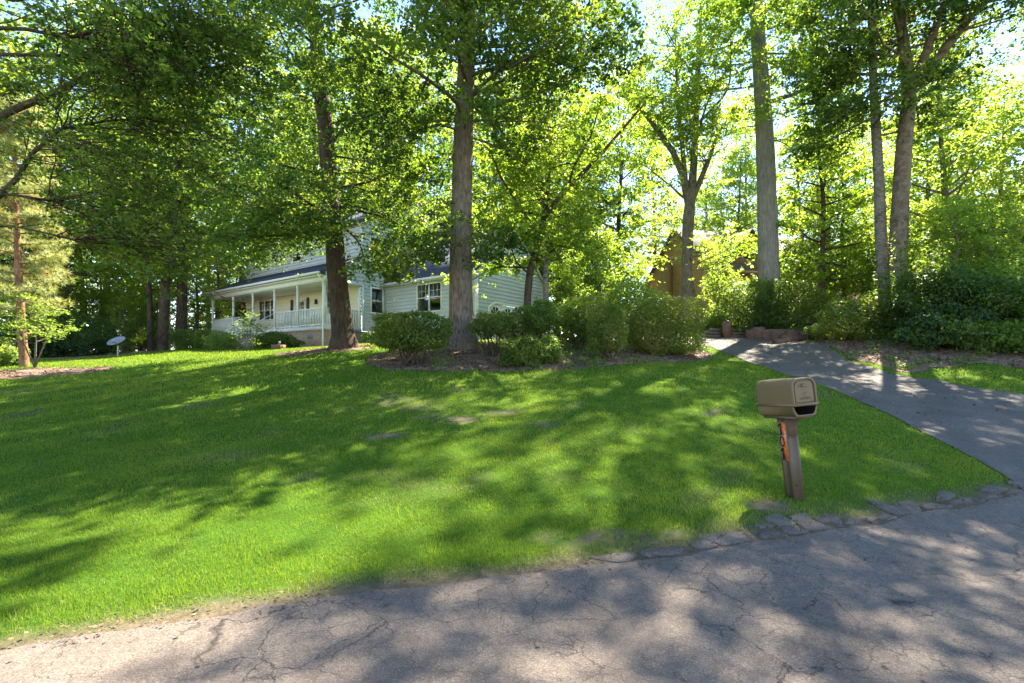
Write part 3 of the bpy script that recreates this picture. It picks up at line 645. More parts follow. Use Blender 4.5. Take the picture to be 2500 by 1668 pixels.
    t.build('hardwood_tree', b, M['bark_dark'], M['leaf_dark'], 'dark trunk curving up to the right beside the straight one left of the porch')
    Y = 29.5; b = gp(345, Y); t = Tree(12)
    t.trunk(np.concatenate([[[0.0, 0, -.2]], px_path([(345, 808), (344, 700), (338, 600), (330, 520), (326, 400)], Y, b)]), px_r([14, 13, 11, 9, 7, 2], Y))
    t.crown(.35, .97, 16, 3, 1.6, .1, .6, .1, .08, .8, .8, None, 1, .05); t.leaves(14000, .19, .32, .7, .6)
    t.build('hardwood_tree', b, M['bark_dark'], M['leaf_mid'], 'thin dark trunk right of the satellite dish')
hero_trees()

# generic woodland trees, a few kinds shared by many
def variant(seed, h, nl, L0, L1, leaves, size, f0=.3, spr=.95, bend=.15, el=(0., .7), tone=.5, tr=.22):
    t = Tree(seed); w = t.rng.normal(0, .25, (5, 2)); w[0] = 0
    t.trunk([(w[i][0] * i / 4, w[i][1] * i / 4, -.3 + (h + .3) * i / 4) for i in range(5)], [tr * 1.25, tr * .9, tr * .68, tr * .42, .03], 10)
    t.crown(f0, .985, nl, L0, L1, el[0], el[1], bend, .08, spr, .85, None, 1.2, .08); t.leaves(leaves, size, .34, .7, tone, .2)
    return t
VAR = {}
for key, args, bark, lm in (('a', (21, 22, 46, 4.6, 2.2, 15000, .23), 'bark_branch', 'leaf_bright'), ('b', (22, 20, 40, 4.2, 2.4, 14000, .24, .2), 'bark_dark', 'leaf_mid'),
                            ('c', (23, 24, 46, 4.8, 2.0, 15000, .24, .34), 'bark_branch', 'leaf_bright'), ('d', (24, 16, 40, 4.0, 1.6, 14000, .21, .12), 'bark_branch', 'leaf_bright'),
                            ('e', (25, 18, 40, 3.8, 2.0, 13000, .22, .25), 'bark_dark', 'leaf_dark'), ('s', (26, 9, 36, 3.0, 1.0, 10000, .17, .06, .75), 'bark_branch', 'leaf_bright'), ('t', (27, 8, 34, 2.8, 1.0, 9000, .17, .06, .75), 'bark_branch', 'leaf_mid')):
    VAR[key] = [variant(*args), bark, lm, None]
KIND = {'a': ('hardwood_tree', 'tree'), 'b': ('hardwood_tree', 'tree'), 'c': ('hardwood_tree', 'tree'), 'd': ('hardwood_tree', 'tree'), 'e': ('hardwood_tree', 'tree'), 's': ('understory_tree', 'tree'), 't': ('understory_tree', 'tree')}
def place_var(key, u, Y, sc, rz, label, group, sz=None):
    v = VAR[key]
    if v[3] is None:
        v[3] = o = v[0].build(KIND[key][0], (0, 0, 0), M[v[1]], M[v[2]])
    else: o = copy_tree(v[3])
    o.location = gp(u, Y, -.05); o.rotation_euler = (0, 0, rz); o.scale = (sc, sc, sz or sc); tag(o, label, KIND[key][1], group); return o
BG = [  # kind, u, distance, scale, group index
    ('e', 120, 30, 1.15, 0), ('a', 250, 36, 1.1, 0), ('c', 30, 34, 1.0, 0), ('b', 190, 44, 1.0, 0), ('c', 330, 46, 1.0, 0), ('d', -60, 28, 1.0, 0), ('d', 480, 48, 1.1, 0), ('e', -160, 26, 1.2, 0),
    ('c', 560, 42, 1.1, 1), ('a', 640, 48, 1.15, 1), ('a', 720, 44, 1.15, 1), ('c', 810, 46, 1.2, 1), ('a', 890, 42, 1.1, 1), ('c', 980, 44, 1.1, 1), ('a', 1070, 48, 1.15, 1), ('d', 1130, 40, 1.3, 1), ('c', 1200, 46, 1.05, 1), ('b', 1280, 40, 1.05, 1), ('a', 1350, 46, .95, 1),
    ('b', 1420, 38, .95, 2), ('e', 1340, 34, .8, 2), ('c', 1715, 54, 1.0, 2), ('c', 1500, 46, .9, 2), ('d', 1690, 50, 1.1, 2), ('b', 1620, 56, .95, 2), ('d', 1840, 33, .85, 3), ('d', 1900, 34, .9, 3), ('b', 1885, 24, .62, 3), ('e', 1935, 27, .6, 3), ('a', 1980, 42, .8, 3), ('d', 2060, 32, .85, 3),
    ('d', 2170, 22, .82, 4), ('d', 2290, 23, .66, 4), ('d', 2400, 20, .66, 4), ('d', 2230, 30, .85, 4), ('d', 2130, 28, .8, 4), ('d', 2480, 26, .7, 4)]
GR = [('leafy tree in the shaded wood beyond the left end of the lawn', 'trees in the wood left of the house'), ('sunlit yellow-green tree in the wood rising behind the pale clapboard house', 'trees behind the pale house'),
      ('bright leafy tree between the pale house and the tan house', 'trees between the two houses'), ('thin-trunked tree in the sunny wood behind the bank shrubs', 'trees behind the bank shrubs'), ('bright green spreading tree at the right edge beyond the forked trunk', 'trees right of the forked trunk')]
rb = random.Random(4)
for k, u, Y, s, g in BG: place_var(k, u, Y, s * rb.uniform(.95, 1.06), rb.uniform(0, 6.28), *GR[g])
UND = [('s', -40, 33, .8, 0), ('t', 60, 30, .7, 0), ('t', 150, 31, .8, 0), ('s', 230, 34, .8, 0), ('s', 300, 36, .7, 0), ('t', 262, 33, .55, 0), ('t', 322, 33, .55, 0), ('t', 200, 32, .55, 0), ('t', 285, 30, .42, 0), ('t', 305, 38, .7, 0), ('t', 360, 33, .5, 0), ('s', 450, 36, .8, 0), ('s', 500, 40, .9, 0), ('s', 540, 44, .9, 0), ('t', 350, 40, 1, 0), ('s', 110, 40, 1, 0),
       ('t', 1310, 26, .62, 1), ('t', 1370, 29, .75, 1), ('t', 1440, 31, .7, 1), ('s', 1645, 30, .6, 1), ('t', 1330, 38, 1, 1), ('s', 1250, 40, 1, 1),
       ('s', 1830, 27, .5, 2), ('s', 1880, 30, .55, 2), ('t', 1940, 26, .55, 2), ('s', 1990, 24, .55, 2), ('s', 2080, 24, .6, 2), ('s', 2130, 21, .6, 2), ('s', 2200, 19, .6, 2), ('t', 2270, 20, .62, 2), ('t', 2330, 17, .55, 2), ('t', 2190, 16.6, .5, 2), ('t', 2275, 16.4, .48, 2), ('t', 2400, 17, .6, 2), ('s', 2480, 20, .7, 2)]
GU = [('low bushy tree filling the wood edge left of the house', 'understory trees left of the house'), ('low bushy tree behind the hedge between the two houses', 'understory trees between the houses'), ('low bushy tree behind the bank shrubs on the right', 'understory trees on the right')]
for k, u, Y, s, g in UND: place_var(k, u, Y, s * rb.uniform(.9, 1.1), rb.uniform(0, 6.28), *GU[g])
rowg = ('distant sunlit tree deep in the wood behind the houses', 'distant trees at the back of the wood')
for i in range(26):
    place_var('acbd'[i % 4], -150 + i * 105 + rb.uniform(-30, 30), 58 + rb.uniform(-6, 14), rb.uniform(.85, 1.1) * (1 if i < 14 else .72), rb.uniform(0, 6.28), *rowg)

# young pine on the left
def pine():
    Y = 17; b = gp(54, Y); t = Tree(31); rng = t.rng
    t.trunk(np.concatenate([[[0., 0, -.2]], px_path([(56, 838), (50, 760), (44, 660), (40, 560), (36, 450), (34, 340), (34, 230)], Y, b)]), px_r([20, 18, 16, 14, 12, 9, 6, 2], Y))
    tips = []
    for h in np.linspace(.22, .98, 22):
        p, _ = t.at(h)
        for k in range(4):
            az = rng.uniform(0, 6.28); L = (1.9 - 1.3 * h) * rng.uniform(.7, 1.2); P = [p]; e = .25
            for i in range(5): e += .05; P.append(P[-1] + L / 5 * np.array([math.sin(az) * math.cos(e), math.cos(az) * math.cos(e), math.sin(e) * .6]))
            t.wood(P, np.linspace(.025, .006, 6), 5)
            for i in range(2, 6):
                tips.append((P[i], P[i] - P[i - 1]))
                d = np.cross(P[i] - P[i - 1], [0, 0, 1]); d /= np.linalg.norm(d)
                for sg in (-1, 1): tips.append((P[i] + d * sg * .22 * rng.uniform(.5, 1.3), d * sg + (P[i] - P[i - 1])))
    r = empty('pine_tree', b, 0, 'young pine with a reddish trunk and pale yellow-green needles at the left edge', 'tree')
    np_mesh('trunk', np.concatenate(t.wv), np.concatenate(t.wf), M['bark_red'], smooth=True, parent=r)
    C = np.array([x[0] for x in tips]); D = np.array([x[1] for x in tips]); D /= np.linalg.norm(D, axis=1)[:, None]; n = 46
    Cn = np.repeat(C, n, 0); d = np.repeat(D, n, 0) * .55 + rng.normal(0, .6, (len(Cn), 3)); d[:, 2] += .05; d /= np.linalg.norm(d, axis=1)[:, None]
    w = np.cross(d, rng.normal(size=d.shape)); w /= np.linalg.norm(w, axis=1)[:, None]; L = rng.uniform(.16, .3, (len(Cn), 1))
    V = np.stack([Cn - w * .009, Cn + w * .009, Cn + d * L], 1).reshape(-1, 3)
    tn = np.clip(np.repeat(rng.uniform(.2, .95, len(C)), n) + rng.normal(0, .12, len(Cn)), 0, 1); low = np.repeat(rng.random(len(C)) < .12, n); tn[low] *= .2
    np_mesh('crown', V, np.arange(len(V)).reshape(-1, 3), M['needle'], tone=np.repeat(tn, 3), parent=r)
pine()

# ------------------------------------------------------------------ shrubs
def shrub(name, u, Y, rx, ry, h, n, size, mat, label, cat='shrub', z0=.0, box=2.0, stems=6, seed=0, group=None, lump=.16, fill=.35, tone=.45, x=None, flat=.6, spread=1.2, rz=0, bark='bark_dark'):
    rng = np.random.default_rng(1000 + seed + int(u * 7)); n = int(n * 1.1)
    loc = gp(u, Y, -.03) if x is None else (x, Y, g1(x, Y) - .03); r = empty(name, loc, rz, label, cat, group)
    d = rng.normal(size=(n, 3)); d /= np.linalg.norm(d, axis=1)[:, None]
    k = (np.abs(d) ** box).sum(1) ** (-1 / box); d *= k[:, None]
    rad = np.where(rng.random(n) < fill, rng.uniform(.3, .95, n), rng.normal(.96, .05, n))
    rad = np.where(rng.random(n) < (.05 if box < 3 else .008), rng.uniform(1.0, 1.2, n), rad)
    ph = rng.uniform(0, 6.28, 6)
    lm = 1 + lump * (np.sin(d[:, 0] * 5 + ph[0]) * np.cos(d[:, 2] * 4 + ph[1]) + .6 * np.sin(d[:, 1] * 8 + ph[2] + d[:, 0] * 6) + .5 * np.sin(d[:, 2] * 10 + ph[3] + d[:, 0] * 4))
    hz = (h - z0) / 2
    C = d * (rad * lm)[:, None] * np.array([rx, ry, hz]); C[:, 2] += z0 + hz
    k = C[:, 2] > .02; C = C[k]; d = d[k]; n = len(C)
    nn = d * .5 + rng.normal(0, .5 * spread, (n, 3)); nn[:, 2] += .5; nn /= np.linalg.norm(nn, axis=1)[:, None]
    V, Q = quads_at(C, size * rng.uniform(.55, 1.35, n), nn, rng, .6)
    tn = np.clip(tone + .25 * np.sin(C[:, 0] * 3 / rx + ph[4]) * np.sin(C[:, 2] * 5 / h + ph[5]) + rng.normal(0, .18, n), 0, 1)
    np_mesh('foliage', V, Q, M[mat], tone=np.repeat(tn, 4), parent=r)
    if stems:
        wv, wf, k = [], [], 0
        for i in range(stems):
            a = rng.uniform(0, 6.28); q = rng.uniform(.3, .85); base = np.array([np.clip(rng.normal(0, rx * .2), -.25, .25), np.clip(rng.normal(0, ry * .2), -.2, .2), -.08])
            tip = np.array([math.cos(a) * rx * q, math.sin(a) * ry * q, z0 + (h - z0) * rng.uniform(.4, .8)])
            P = [base, base * .6 + tip * .4 + rng.normal(0, .05, 3), tip]; Vv, Qq = tube_np(np.array(P), np.array([.022, .016, .006]) * (1 + h * .25), 5); wv.append(Vv); wf.append(Qq + k); k += len(Vv)
        np_mesh('stem', np.concatenate(wv), np.concatenate(wf), M[bark], smooth=True, parent=r)
    return r
shrub('clipped_shrub', 945, 12.9, .95, .58, 1.42, 10800, .07, 'leaf_shrub', 'flat-topped clipped shrub on bare stems just left of the massive trunk', z0=.48, box=4.5, stems=14, lump=.07, tone=.55)
shrub('clipped_shrub', 905, 15.0, .55, .45, 1.15, 3240, .07, 'leaf_shrub', 'bushy shrub half hidden behind the flat-topped one near the wall window', z0=.2, box=2.6, stems=6, seed=1, tone=.6)
shrub('clipped_shrub', 1128, 14.2, .6, .5, 1.27, 4320, .07, 'leaf_shrub', 'thin open shrub just right of the massive trunk before the garage door', z0=.62, box=2.6, stems=9, seed=2, fill=.5)
shrub('clipped_shrub', 1200, 15.2, .75, .5, 1.36, 5760, .07, 'leaf_shrub', 'dark hedge shrub below the crooked trunk', z0=.35, box=3, stems=8, seed=3)
shrub('clipped_shrub', 1245, 14.8, .55, .45, 1.62, 4680, .07, 'leaf_lime', 'light green sprouting shrub around the slender grey stem', z0=.75, box=2.3, stems=7, seed=4, tone=.4)
shrub('low_shrub', 1200, 12.75, .6, .42, .78, 5040, .07, 'leaf_shrub', 'low rounded shrub at the front of the mulch bed', z0=.0, box=2.4, stems=5, seed=5)
shrub('low_shrub', 1262, 13.0, .3, .3, .8, 1728, .07, 'leaf_lime', 'small pale green bush touching the low rounded shrub', z0=.0, box=2, stems=4, seed=6)
shrub('clipped_shrub', 1325, 15.8, .75, .5, 1.45, 5760, .07, 'leaf_shrub', 'dark see-through shrub in the gap of the hedge right of the slender stem', z0=.3, box=2.8, stems=8, seed=7)
shrub('clipped_shrub', 1392, 13.8, .52, .48, 1.58, 6480, .07, 'leaf_shrub', 'narrow clipped shrub on a short stem left of the tallest clipped one', z0=.3, box=4, stems=7, seed=8, tone=.7, lump=.07)
shrub('clipped_shrub', 1528, 15.4, 1.04, .8, 1.78, 18720, .07, 'leaf_shrub', 'tallest and widest clipped shrub at the driveway corner', z0=.1, box=5, stems=10, seed=9, tone=.8, lump=.045)
shrub('viburnum_shrub', 1450, 18.5, 1.4, 1.1, 2.4, 9000, .1, 'leaf_bright', 'loose bright lime shrub glowing behind the clipped hedge', z0=.3, box=2, stems=8, seed=10, tone=.75)  # brighter leaf material stands in for sunlight on this shrub
shrub('viburnum_shrub', 1350, 19.5, 1.2, 1.0, 1.9, 6500, .1, 'leaf_bright', 'lower pale shrub left of the bright lime one', z0=.2, box=2, stems=6, seed=11, tone=.8)
shrub('holly_shrub', 1722, 22.2, 1.55, 1.2, 2.6, 13000, .095, 'leaf_shrub', 'big dark shrub at the foot of the tall pale trunk', z0=.1, box=2.4, stems=6, seed=12, tone=.25)
shrub('holly_shrub', 1815, 21.8, 1.55, 1.1, 2.5, 12000, .1, 'leaf_shrub', 'tall green shrub right of the pale trunk behind the brick wall', z0=.1, box=2.3, stems=6, seed=13, tone=.5)
shrub('low_shrub', 1640, 23, .9, .6, 1.0, 5000, .09, 'leaf_shrub', 'low dark shrub below the tan house corner', z0=0, box=2.2, stems=4, seed=14, tone=.3)
shrub('bank_shrub', 1965, 16.7, 1.1, .8, 1.45, 8000, .095, 'leaf_shrub', 'glossy grey-green shrub on top of the leaf-strewn bank', z0=.0, box=2.2, stems=6, seed=15, tone=.65)
shrub('bank_shrub', 1900, 17.9, .7, .5, .55, 3500, .085, 'leaf_lime', 'small pale-leaved shrub below the dark bench', z0=.0, box=2, stems=4, seed=16, tone=.75)
shrub('bank_shrub', 2045, 16.2, .75, .5, 1.15, 5000, .08, 'leaf_shrub', 'dark shrub at the foot of the slim and forked trunks', z0=0, box=2, stems=4, seed=17, tone=.4)
thick = [(2110, 15.6, 1.0, 1.0, 2.7, .15), (2190, 15.2, 1.2, 1.0, 2.3, .3), (2270, 15.0, 1.1, .9, 1.8, .25), (2345, 14.6, 1.0, .9, 2.4, .3), (2420, 14.2, 1.2, 1.0, 2.2, .35), (2140, 14.6, .8, .6, 1.1, .35), (2230, 14.1, .8, .55, .9, .4), (2320, 13.7, .7, .5, .8, .3), (2400, 13.3, .8, .6, .9, .4)]
names = ['tall dark evergreen thicket bush beside the forked trunk', 'broad bush in the middle of the right thicket', 'dark bush right of the broad one in the right thicket', 'tall loose bush in the thicket at the right edge of view', 'bush in the thicket beyond the right edge',
         'low front bush below the tall dark evergreen one', 'low front bush in the middle of the thicket', 'low front bush near the right edge of the thicket', 'low front bush beyond the right edge']
for i, (u, Y, rx, ry, h, tn) in enumerate(thick):
    shrub('thicket_bush', u, Y, rx, ry, h, int(3600 * rx * h), .1, ['leaf_shrub', 'leaf_dark', 'leaf_shrub', 'leaf_mid'][i % 4], names[i], z0=0, box=2, stems=5, seed=20 + i, tone=tn, lump=.38, fill=.55, group='bushes of the thicket on the right bank')
shrub('hedge', 178, 27, 1.8, 1.2, 1.9, 16000, .1, 'leaf_dark', 'large dark rounded hedge behind the pine', 'hedge', z0=0, box=2.8, stems=4, seed=31, tone=.25)
shrub('hedge', 60, 26, 1.6, 1.2, 1.7, 10000, .11, 'leaf_dark', 'dark bush behind the reddish pine trunk', 'hedge', z0=0, box=2.3, stems=4, seed=32, tone=.2)
shrub('hedge', 437, 27.6, .95, .6, 1.15, 9000, .07, 'leaf_shrub', 'square dark clipped hedge left of the porch', 'hedge', z0=0, box=5, stems=3, seed=33, tone=.3, lump=.03)
shrub('hedge', 472, 27.2, .45, .5, 1.1, 4500, .07, 'leaf_shrub', 'narrow clipped hedge end next to the porch', 'hedge', z0=0, box=4, stems=3, seed=34, tone=.5, lump=.04)
shrub('low_shrub', 512, 26, .75, .55, .95, 5500, .075, 'leaf_lime', 'yellow-green rounded shrub at the foot of the porch steps', z0=0, box=2.4, stems=4, seed=35, tone=.85)
shrub('fern_shrub', 632, 24.3, 1.1, .6, .85, 6000, .1, 'leaf_shrub', 'dark arching shrub against the brick porch base', z0=0, box=2, stems=5, seed=36, tone=.3, lump=.2)
shrub('low_shrub', 848, 24.5, .4, .35, .7, 1500, .09, 'leaf_lime', 'small bush behind the oak trunk at the house wall', z0=0, box=2, stems=4, seed=37, tone=.7)
shrub('low_shrub', 8, 17.5, .6, .5, .8, 2200, .12, 'leaf_lime', 'pale arching bush at the left edge beside the pine', z0=0, box=2, stems=5, seed=38, tone=.9)
shrub('ivy_cover', 1700, 22.4, 1.6, .6, .5, 5000, .08, 'leaf_shrub', 'low ivy draped over the timber edging', 'ivy', z0=0, box=2, stems=0, seed=39, tone=.35)
shrub('ivy_cover', 1845, 21.1, 1.3, .5, .42, 3500, .08, 'leaf_shrub', 'low ivy along the top of the brick wall', 'ivy', z0=.25, box=2, stems=0, seed=40, tone=.45)
def sapling(u, Y, h, label, seed, spr, lm, nl, leaves, size, stems=1, sp=.5):
    b = gp(u, Y); t = Tree(seed)
    t.trunk([(0, 0, -.1), (.02, 0, h * .3), (.05, 0, h * .7), (.05, 0, h)], [.035, .03, .02, .006], 7)
    for i in range(stems - 1):
        t.wood([(0, 0, 0), (math.cos(i * 2.3) * h * .18, math.sin(i * 2.3) * h * .18, h * .45), (math.cos(i * 2.3) * h * .3, math.sin(i * 2.3) * h * .3, h * .85)], [.028, .02, .006], 6)
    t.crown(.45, .97, nl, sp * h, .3 * h, .1, .7, 0, .05, spr, .3, None, 1, .02); t.leaves(leaves, size, .3, .5, .7)
    return t.build('sapling', b, M['bark_branch'], M[lm], label)
sapling(80, 16.2, 1.9, 'small multi-stemmed sapling with spreading light leaves by the pine', 51, .3, 'leaf_lime', 14, 2600, .08, 4)
sapling(572, 23.6, 1.5, 'small thin tree before the porch handrail', 52, .3, 'leaf_lime', 10, 1300, .07, 3)

# ------------------------------------------------------------------ building materials
def lap(name, col, var=.06):
    m, nt, out = new_mat(name); v = coords(nt, (1, 1, 1))
    c = ramp(nt, noise(nt, 1.2, 5, v), [(.3, tuple(x * (1 - var) for x in col)), (.7, tuple(x * (1 + var) for x in col))])
    c = mixc(nt, ramp(nt, noise(nt, 22, 4, coords(nt, (1, 1, .15))), [(.55, 0.0), (.75, .18)]), c, tuple(x * .75 for x in col))
    princ(nt, out, c, .55, .3); return m
M['siding'] = lap('siding', (.47, .50, .49)); M['trim'] = simple('trim', (.74, .74, .69), .45, .4, .04)
M['cream'] = simple('cream_siding', (.72, .68, .52), .55, .3, .04)
M['tan_siding'] = lap('tan_siding', (.46, .30, .14), .12)
M['shutter'] = simple('shutter_paint', (.05, .06, .06), .5)
M['roof'] = simple('roof_shingle', (.055, .06, .085), .9, .2, .35, 9, .6)
M['roof_tan'] = simple('tan_shingle', (.125, .098, .088), .9, .2, .2, 9, .6)
M['deck'] = simple('porch_boards', (.55, .57, .58), .6)
M['room'] = simple('room_shade', (.025, .026, .03), .9, .1); M['curtain'] = simple('curtain', (.42, .45, .5), .8, .1, .15, 14)  # near-black room colour stands for the shade of unlit interiors
M['metal'] = simple('grey_metal', (.2, .22, .26), .45, .5, .06); M['metal_dark'] = simple('dark_metal', (.03, .03, .032), .5)
M['steel'] = simple('pole_metal', (.4, .45, .42), .5)
def glass(name, tint=.9):
    m, nt, out = new_mat(name)
    t = nd(nt, 'ShaderNodeBsdfTransparent'); t.inputs[0].default_value = (tint, tint, tint, 1)
    g = nd(nt, 'ShaderNodeBsdfGlossy'); g.inputs['Roughness'].default_value = .03; g.inputs[0].default_value = (.9, .95, 1, 1)
    fr = nd(nt, 'ShaderNodeFresnel'); fr.inputs[0].default_value = 1.9
    wob = bump(nt, noise(nt, 2.5, 2, coords(nt)), .06, .05); nt.links.new(wob, g.inputs['Normal'])
    mx = nd(nt, 'ShaderNodeMixShader'); nt.links.new(fr.outputs[0], mx.inputs[0]); nt.links.new(t.outputs[0], mx.inputs[1]); nt.links.new(g.outputs[0], mx.inputs[2]); nt.links.new(mx.outputs[0], out.inputs[0]); return m
M['glass'] = glass('glass')
def brick(name, c1, c2, mort, scale=1.0):
    m, nt, out = new_mat(name); tc = nd(nt, 'ShaderNodeTexCoord')
    # bricks run round the building: use x+y along, z up
    sx = nd(nt, 'ShaderNodeSeparateXYZ'); nt.links.new(tc.outputs['Object'], sx.inputs[0])
    ad = nd(nt, 'ShaderNodeMath', operation='ADD'); nt.links.new(sx.outputs[0], ad.inputs[0]); nt.links.new(sx.outputs[1], ad.inputs[1])
    cb = nd(nt, 'ShaderNodeCombineXYZ'); nt.links.new(ad.outputs[0], cb.inputs[0]); nt.links.new(sx.outputs[2], cb.inputs[1])
    b = nd(nt, 'ShaderNodeTexBrick'); nt.links.new(cb.outputs[0], b.inputs['Vector'])
    b.inputs['Color1'].default_value = c4(c1); b.inputs['Color2'].default_value = c4(c2); b.inputs['Mortar'].default_value = c4(mort)
    b.inputs['Scale'].default_value = scale; b.inputs['Mortar Size'].default_value = .006; b.inputs['Brick Width'].default_value = .21; b.inputs['Row Height'].default_value = .075; b.inputs['Bias'].default_value = 0
    c = mixc(nt, ramp(nt, noise(nt, 7, 5, coords(nt)), [(.4, 0.0), (.7, .35)]), b.outputs[0], tuple(x * .6 for x in c1))
    princ(nt, out, c, .9, .2, bump(nt, b.outputs['Fac'], -.5, .01)); return m
M['brick'] = brick('pale_brick', (.32, .20, .12), (.40, .28, .18), (.36, .33, .29)); M['brick_red'] = brick('red_brick', (.145, .07, .045), (.20, .105, .07), (.17, .145, .12))

class Wall:
    """a vertical wall in a parent's local frame: origin (x, y), direction along, outward normal"""
    def __init__(s, ox, oy, ax, ay, nx, ny): s.o = np.array([ox, oy]); s.a = np.array([ax, ay]); s.n = np.array([nx, ny])
    def P(s, a, z, n=0): q = s.o + s.a * a + s.n * n; return (q[0], q[1], z)
    def box(s, mb, a0, a1, z0, z1, n0, n1):
        V = [s.P(a, z, n) for n in (n0, n1) for a, z in ((a0, z0), (a1, z0), (a1, z1), (a0, z1))]
        mb.add(V, [(0, 3, 2, 1), (4, 5, 6, 7), (0, 1, 5, 4), (1, 2, 6, 5), (2, 3, 7, 6), (3, 0, 4, 7)])
    def siding(s, a0, a1, z0, z1, holes=(), lo=None, hi=None, e=.2):
        mb = MB(); cuts = set(np.round(np.arange(z0, z1, e), 4)) | {z1}
        for h in holes: cuts |= {z for z in (h[2], h[3]) if z0 < z < z1}
        cuts = sorted(cuts); lo = lo or (lambda z: a0); hi = hi or (lambda z: a1)
        for b, t in zip(cuts[:-1], cuts[1:]):
            if t - b < 1e-3: continue
            k = math.floor((b - z0 + 1e-6) / e); off = lambda z: .045 * (1 - (z - z0 - k * e) / e) + .002
            spans = [(max(a0, lo(b)), min(a1, hi(b)), max(a0, lo(t)), min(a1, hi(t)))]
            for h in holes:
                if h[2] < (b + t) / 2 < h[3]:
                    new = []
                    for p, q, r_, u in spans:
                        if h[1] <= p or h[0] >= q: new.append((p, q, r_, u)); continue
                        if h[0] > p: new.append((p, h[0], r_, h[0]))
                        if h[1] < q: new.append((h[1], q, h[1], u))
                    spans = new
            for p, q, r_, u in spans:
                if q - p < .005 and u - r_ < .005: continue
                mb.quad(s.P(p, b, off(b)), s.P(q, b, off(b)), s.P(u, t, off(t)), s.P(r_, t, off(t)))
                if abs(b - z0 - k * e) < 1e-3: mb.quad(s.P(p, b, -.01), s.P(q, b, -.01), s.P(q, b, off(b)), s.P(p, b, off(b)))
        return mb
    def window(s, parent, a0, a1, z0, z1, cols=1, muntins=None, curtain=True, fw=.09, mat='trim', name='window'):
        """casing with sash rails, panes and a near-black box for the unlit room behind"""
        fr = MB(); s.box(fr, a0, a0 + fw, z0, z1, -.04, .05); s.box(fr, a1 - fw, a1, z0, z1, -.04, .05); s.box(fr, a0 + fw, a1 - fw, z1 - fw, z1, -.04, .05); s.box(fr, a0 - .03, a1 + .03, z0, z0 + fw * .8, -.04, .075)
        o = fr.build(name, M[mat], parent); w = (a1 - a0 - fw) / cols
        sash = MB(); zm = (z0 + z1) / 2
        for c in range(cols):
            l = a0 + fw / 2 + c * w + (fw / 2 if c == 0 else 0); r = a0 + fw / 2 + (c + 1) * w - (fw / 2 if c == cols - 1 else 0)
            if c: s.box(sash, a0 + fw / 2 + c * w - .045, a0 + fw / 2 + c * w + .045, z0 + fw * .8, z1 - fw, -.035, .04)
            s.box(sash, l + .04, r - .04, zm - .025, zm + .025, -.03, .02)
            if muntins:
                for m in range(1, muntins[0]): x = l + (r - l) * m / muntins[0]; s.box(sash, x - .009, x + .009, zm + .025, z1 - fw, -.028, .008)
                for m in range(1, muntins[1]): z = zm + (z1 - fw - zm) * m / muntins[1]; s.box(sash, l + .04, r - .04, z - .009, z + .009, -.029, .007)
        sash.build('sash', M[mat], o)
        g = MB(); s.box(g, a0 + fw * .7, a1 - fw * .7, z0 + fw * .6, z1 - fw * .7, -.022, -.014); g.build('pane', M['glass'], o)
        rm = MB(); s.box(rm, a0 - .1, a1 + .1, z0 - .1, z1 + .1, -.65, -.6)
        for q in ((a0 - .1, a0 - .06, z0 - .1, z1 + .1), (a1 + .06, a1 + .1, z0 - .1, z1 + .1), (a0 - .06, a1 + .06, z1 + .06, z1 + .1), (a0 - .06, a1 + .06, z0 - .1, z0 - .06)): s.box(rm, *q, -.6, -.06)
        rm.build('room', M['room'], o)  # shallow box, interior shade put into its colour
        if curtain:
            cu = MB(); n = 22
            for lo_, hi_ in ((a0 + fw, a0 + fw + .30 * (a1 - a0)), (a1 - fw - .34 * (a1 - a0), a1 - fw)):
                pts = [(lo_ + (hi_ - lo_) * i / n, -.14 + .025 * math.sin(i * 1.9)) for i in range(n + 1)]
                for (p, dn), (q, dm) in zip(pts[:-1], pts[1:]): cu.quad(s.P(p, z0, dn), s.P(q, z0, dm), s.P(q, z1 - .05, dm), s.P(p, z1 - .05, dn))
            cu.build('curtain', M['curtain'], o)
        return o
def roof_slab(pts, th):
    """closed slab under a roof polygon given as 3D points"""
    n = len(pts); V = [tuple(p) for p in pts] + [(p[0], p[1], p[2] - th) for p in pts]
    return MB().add(V, [tuple(range(n)), tuple(range(n, 2 * n))[::-1]] + [(i + n, (i + 1) % n + n, (i + 1) % n, i) for i in range(n)])

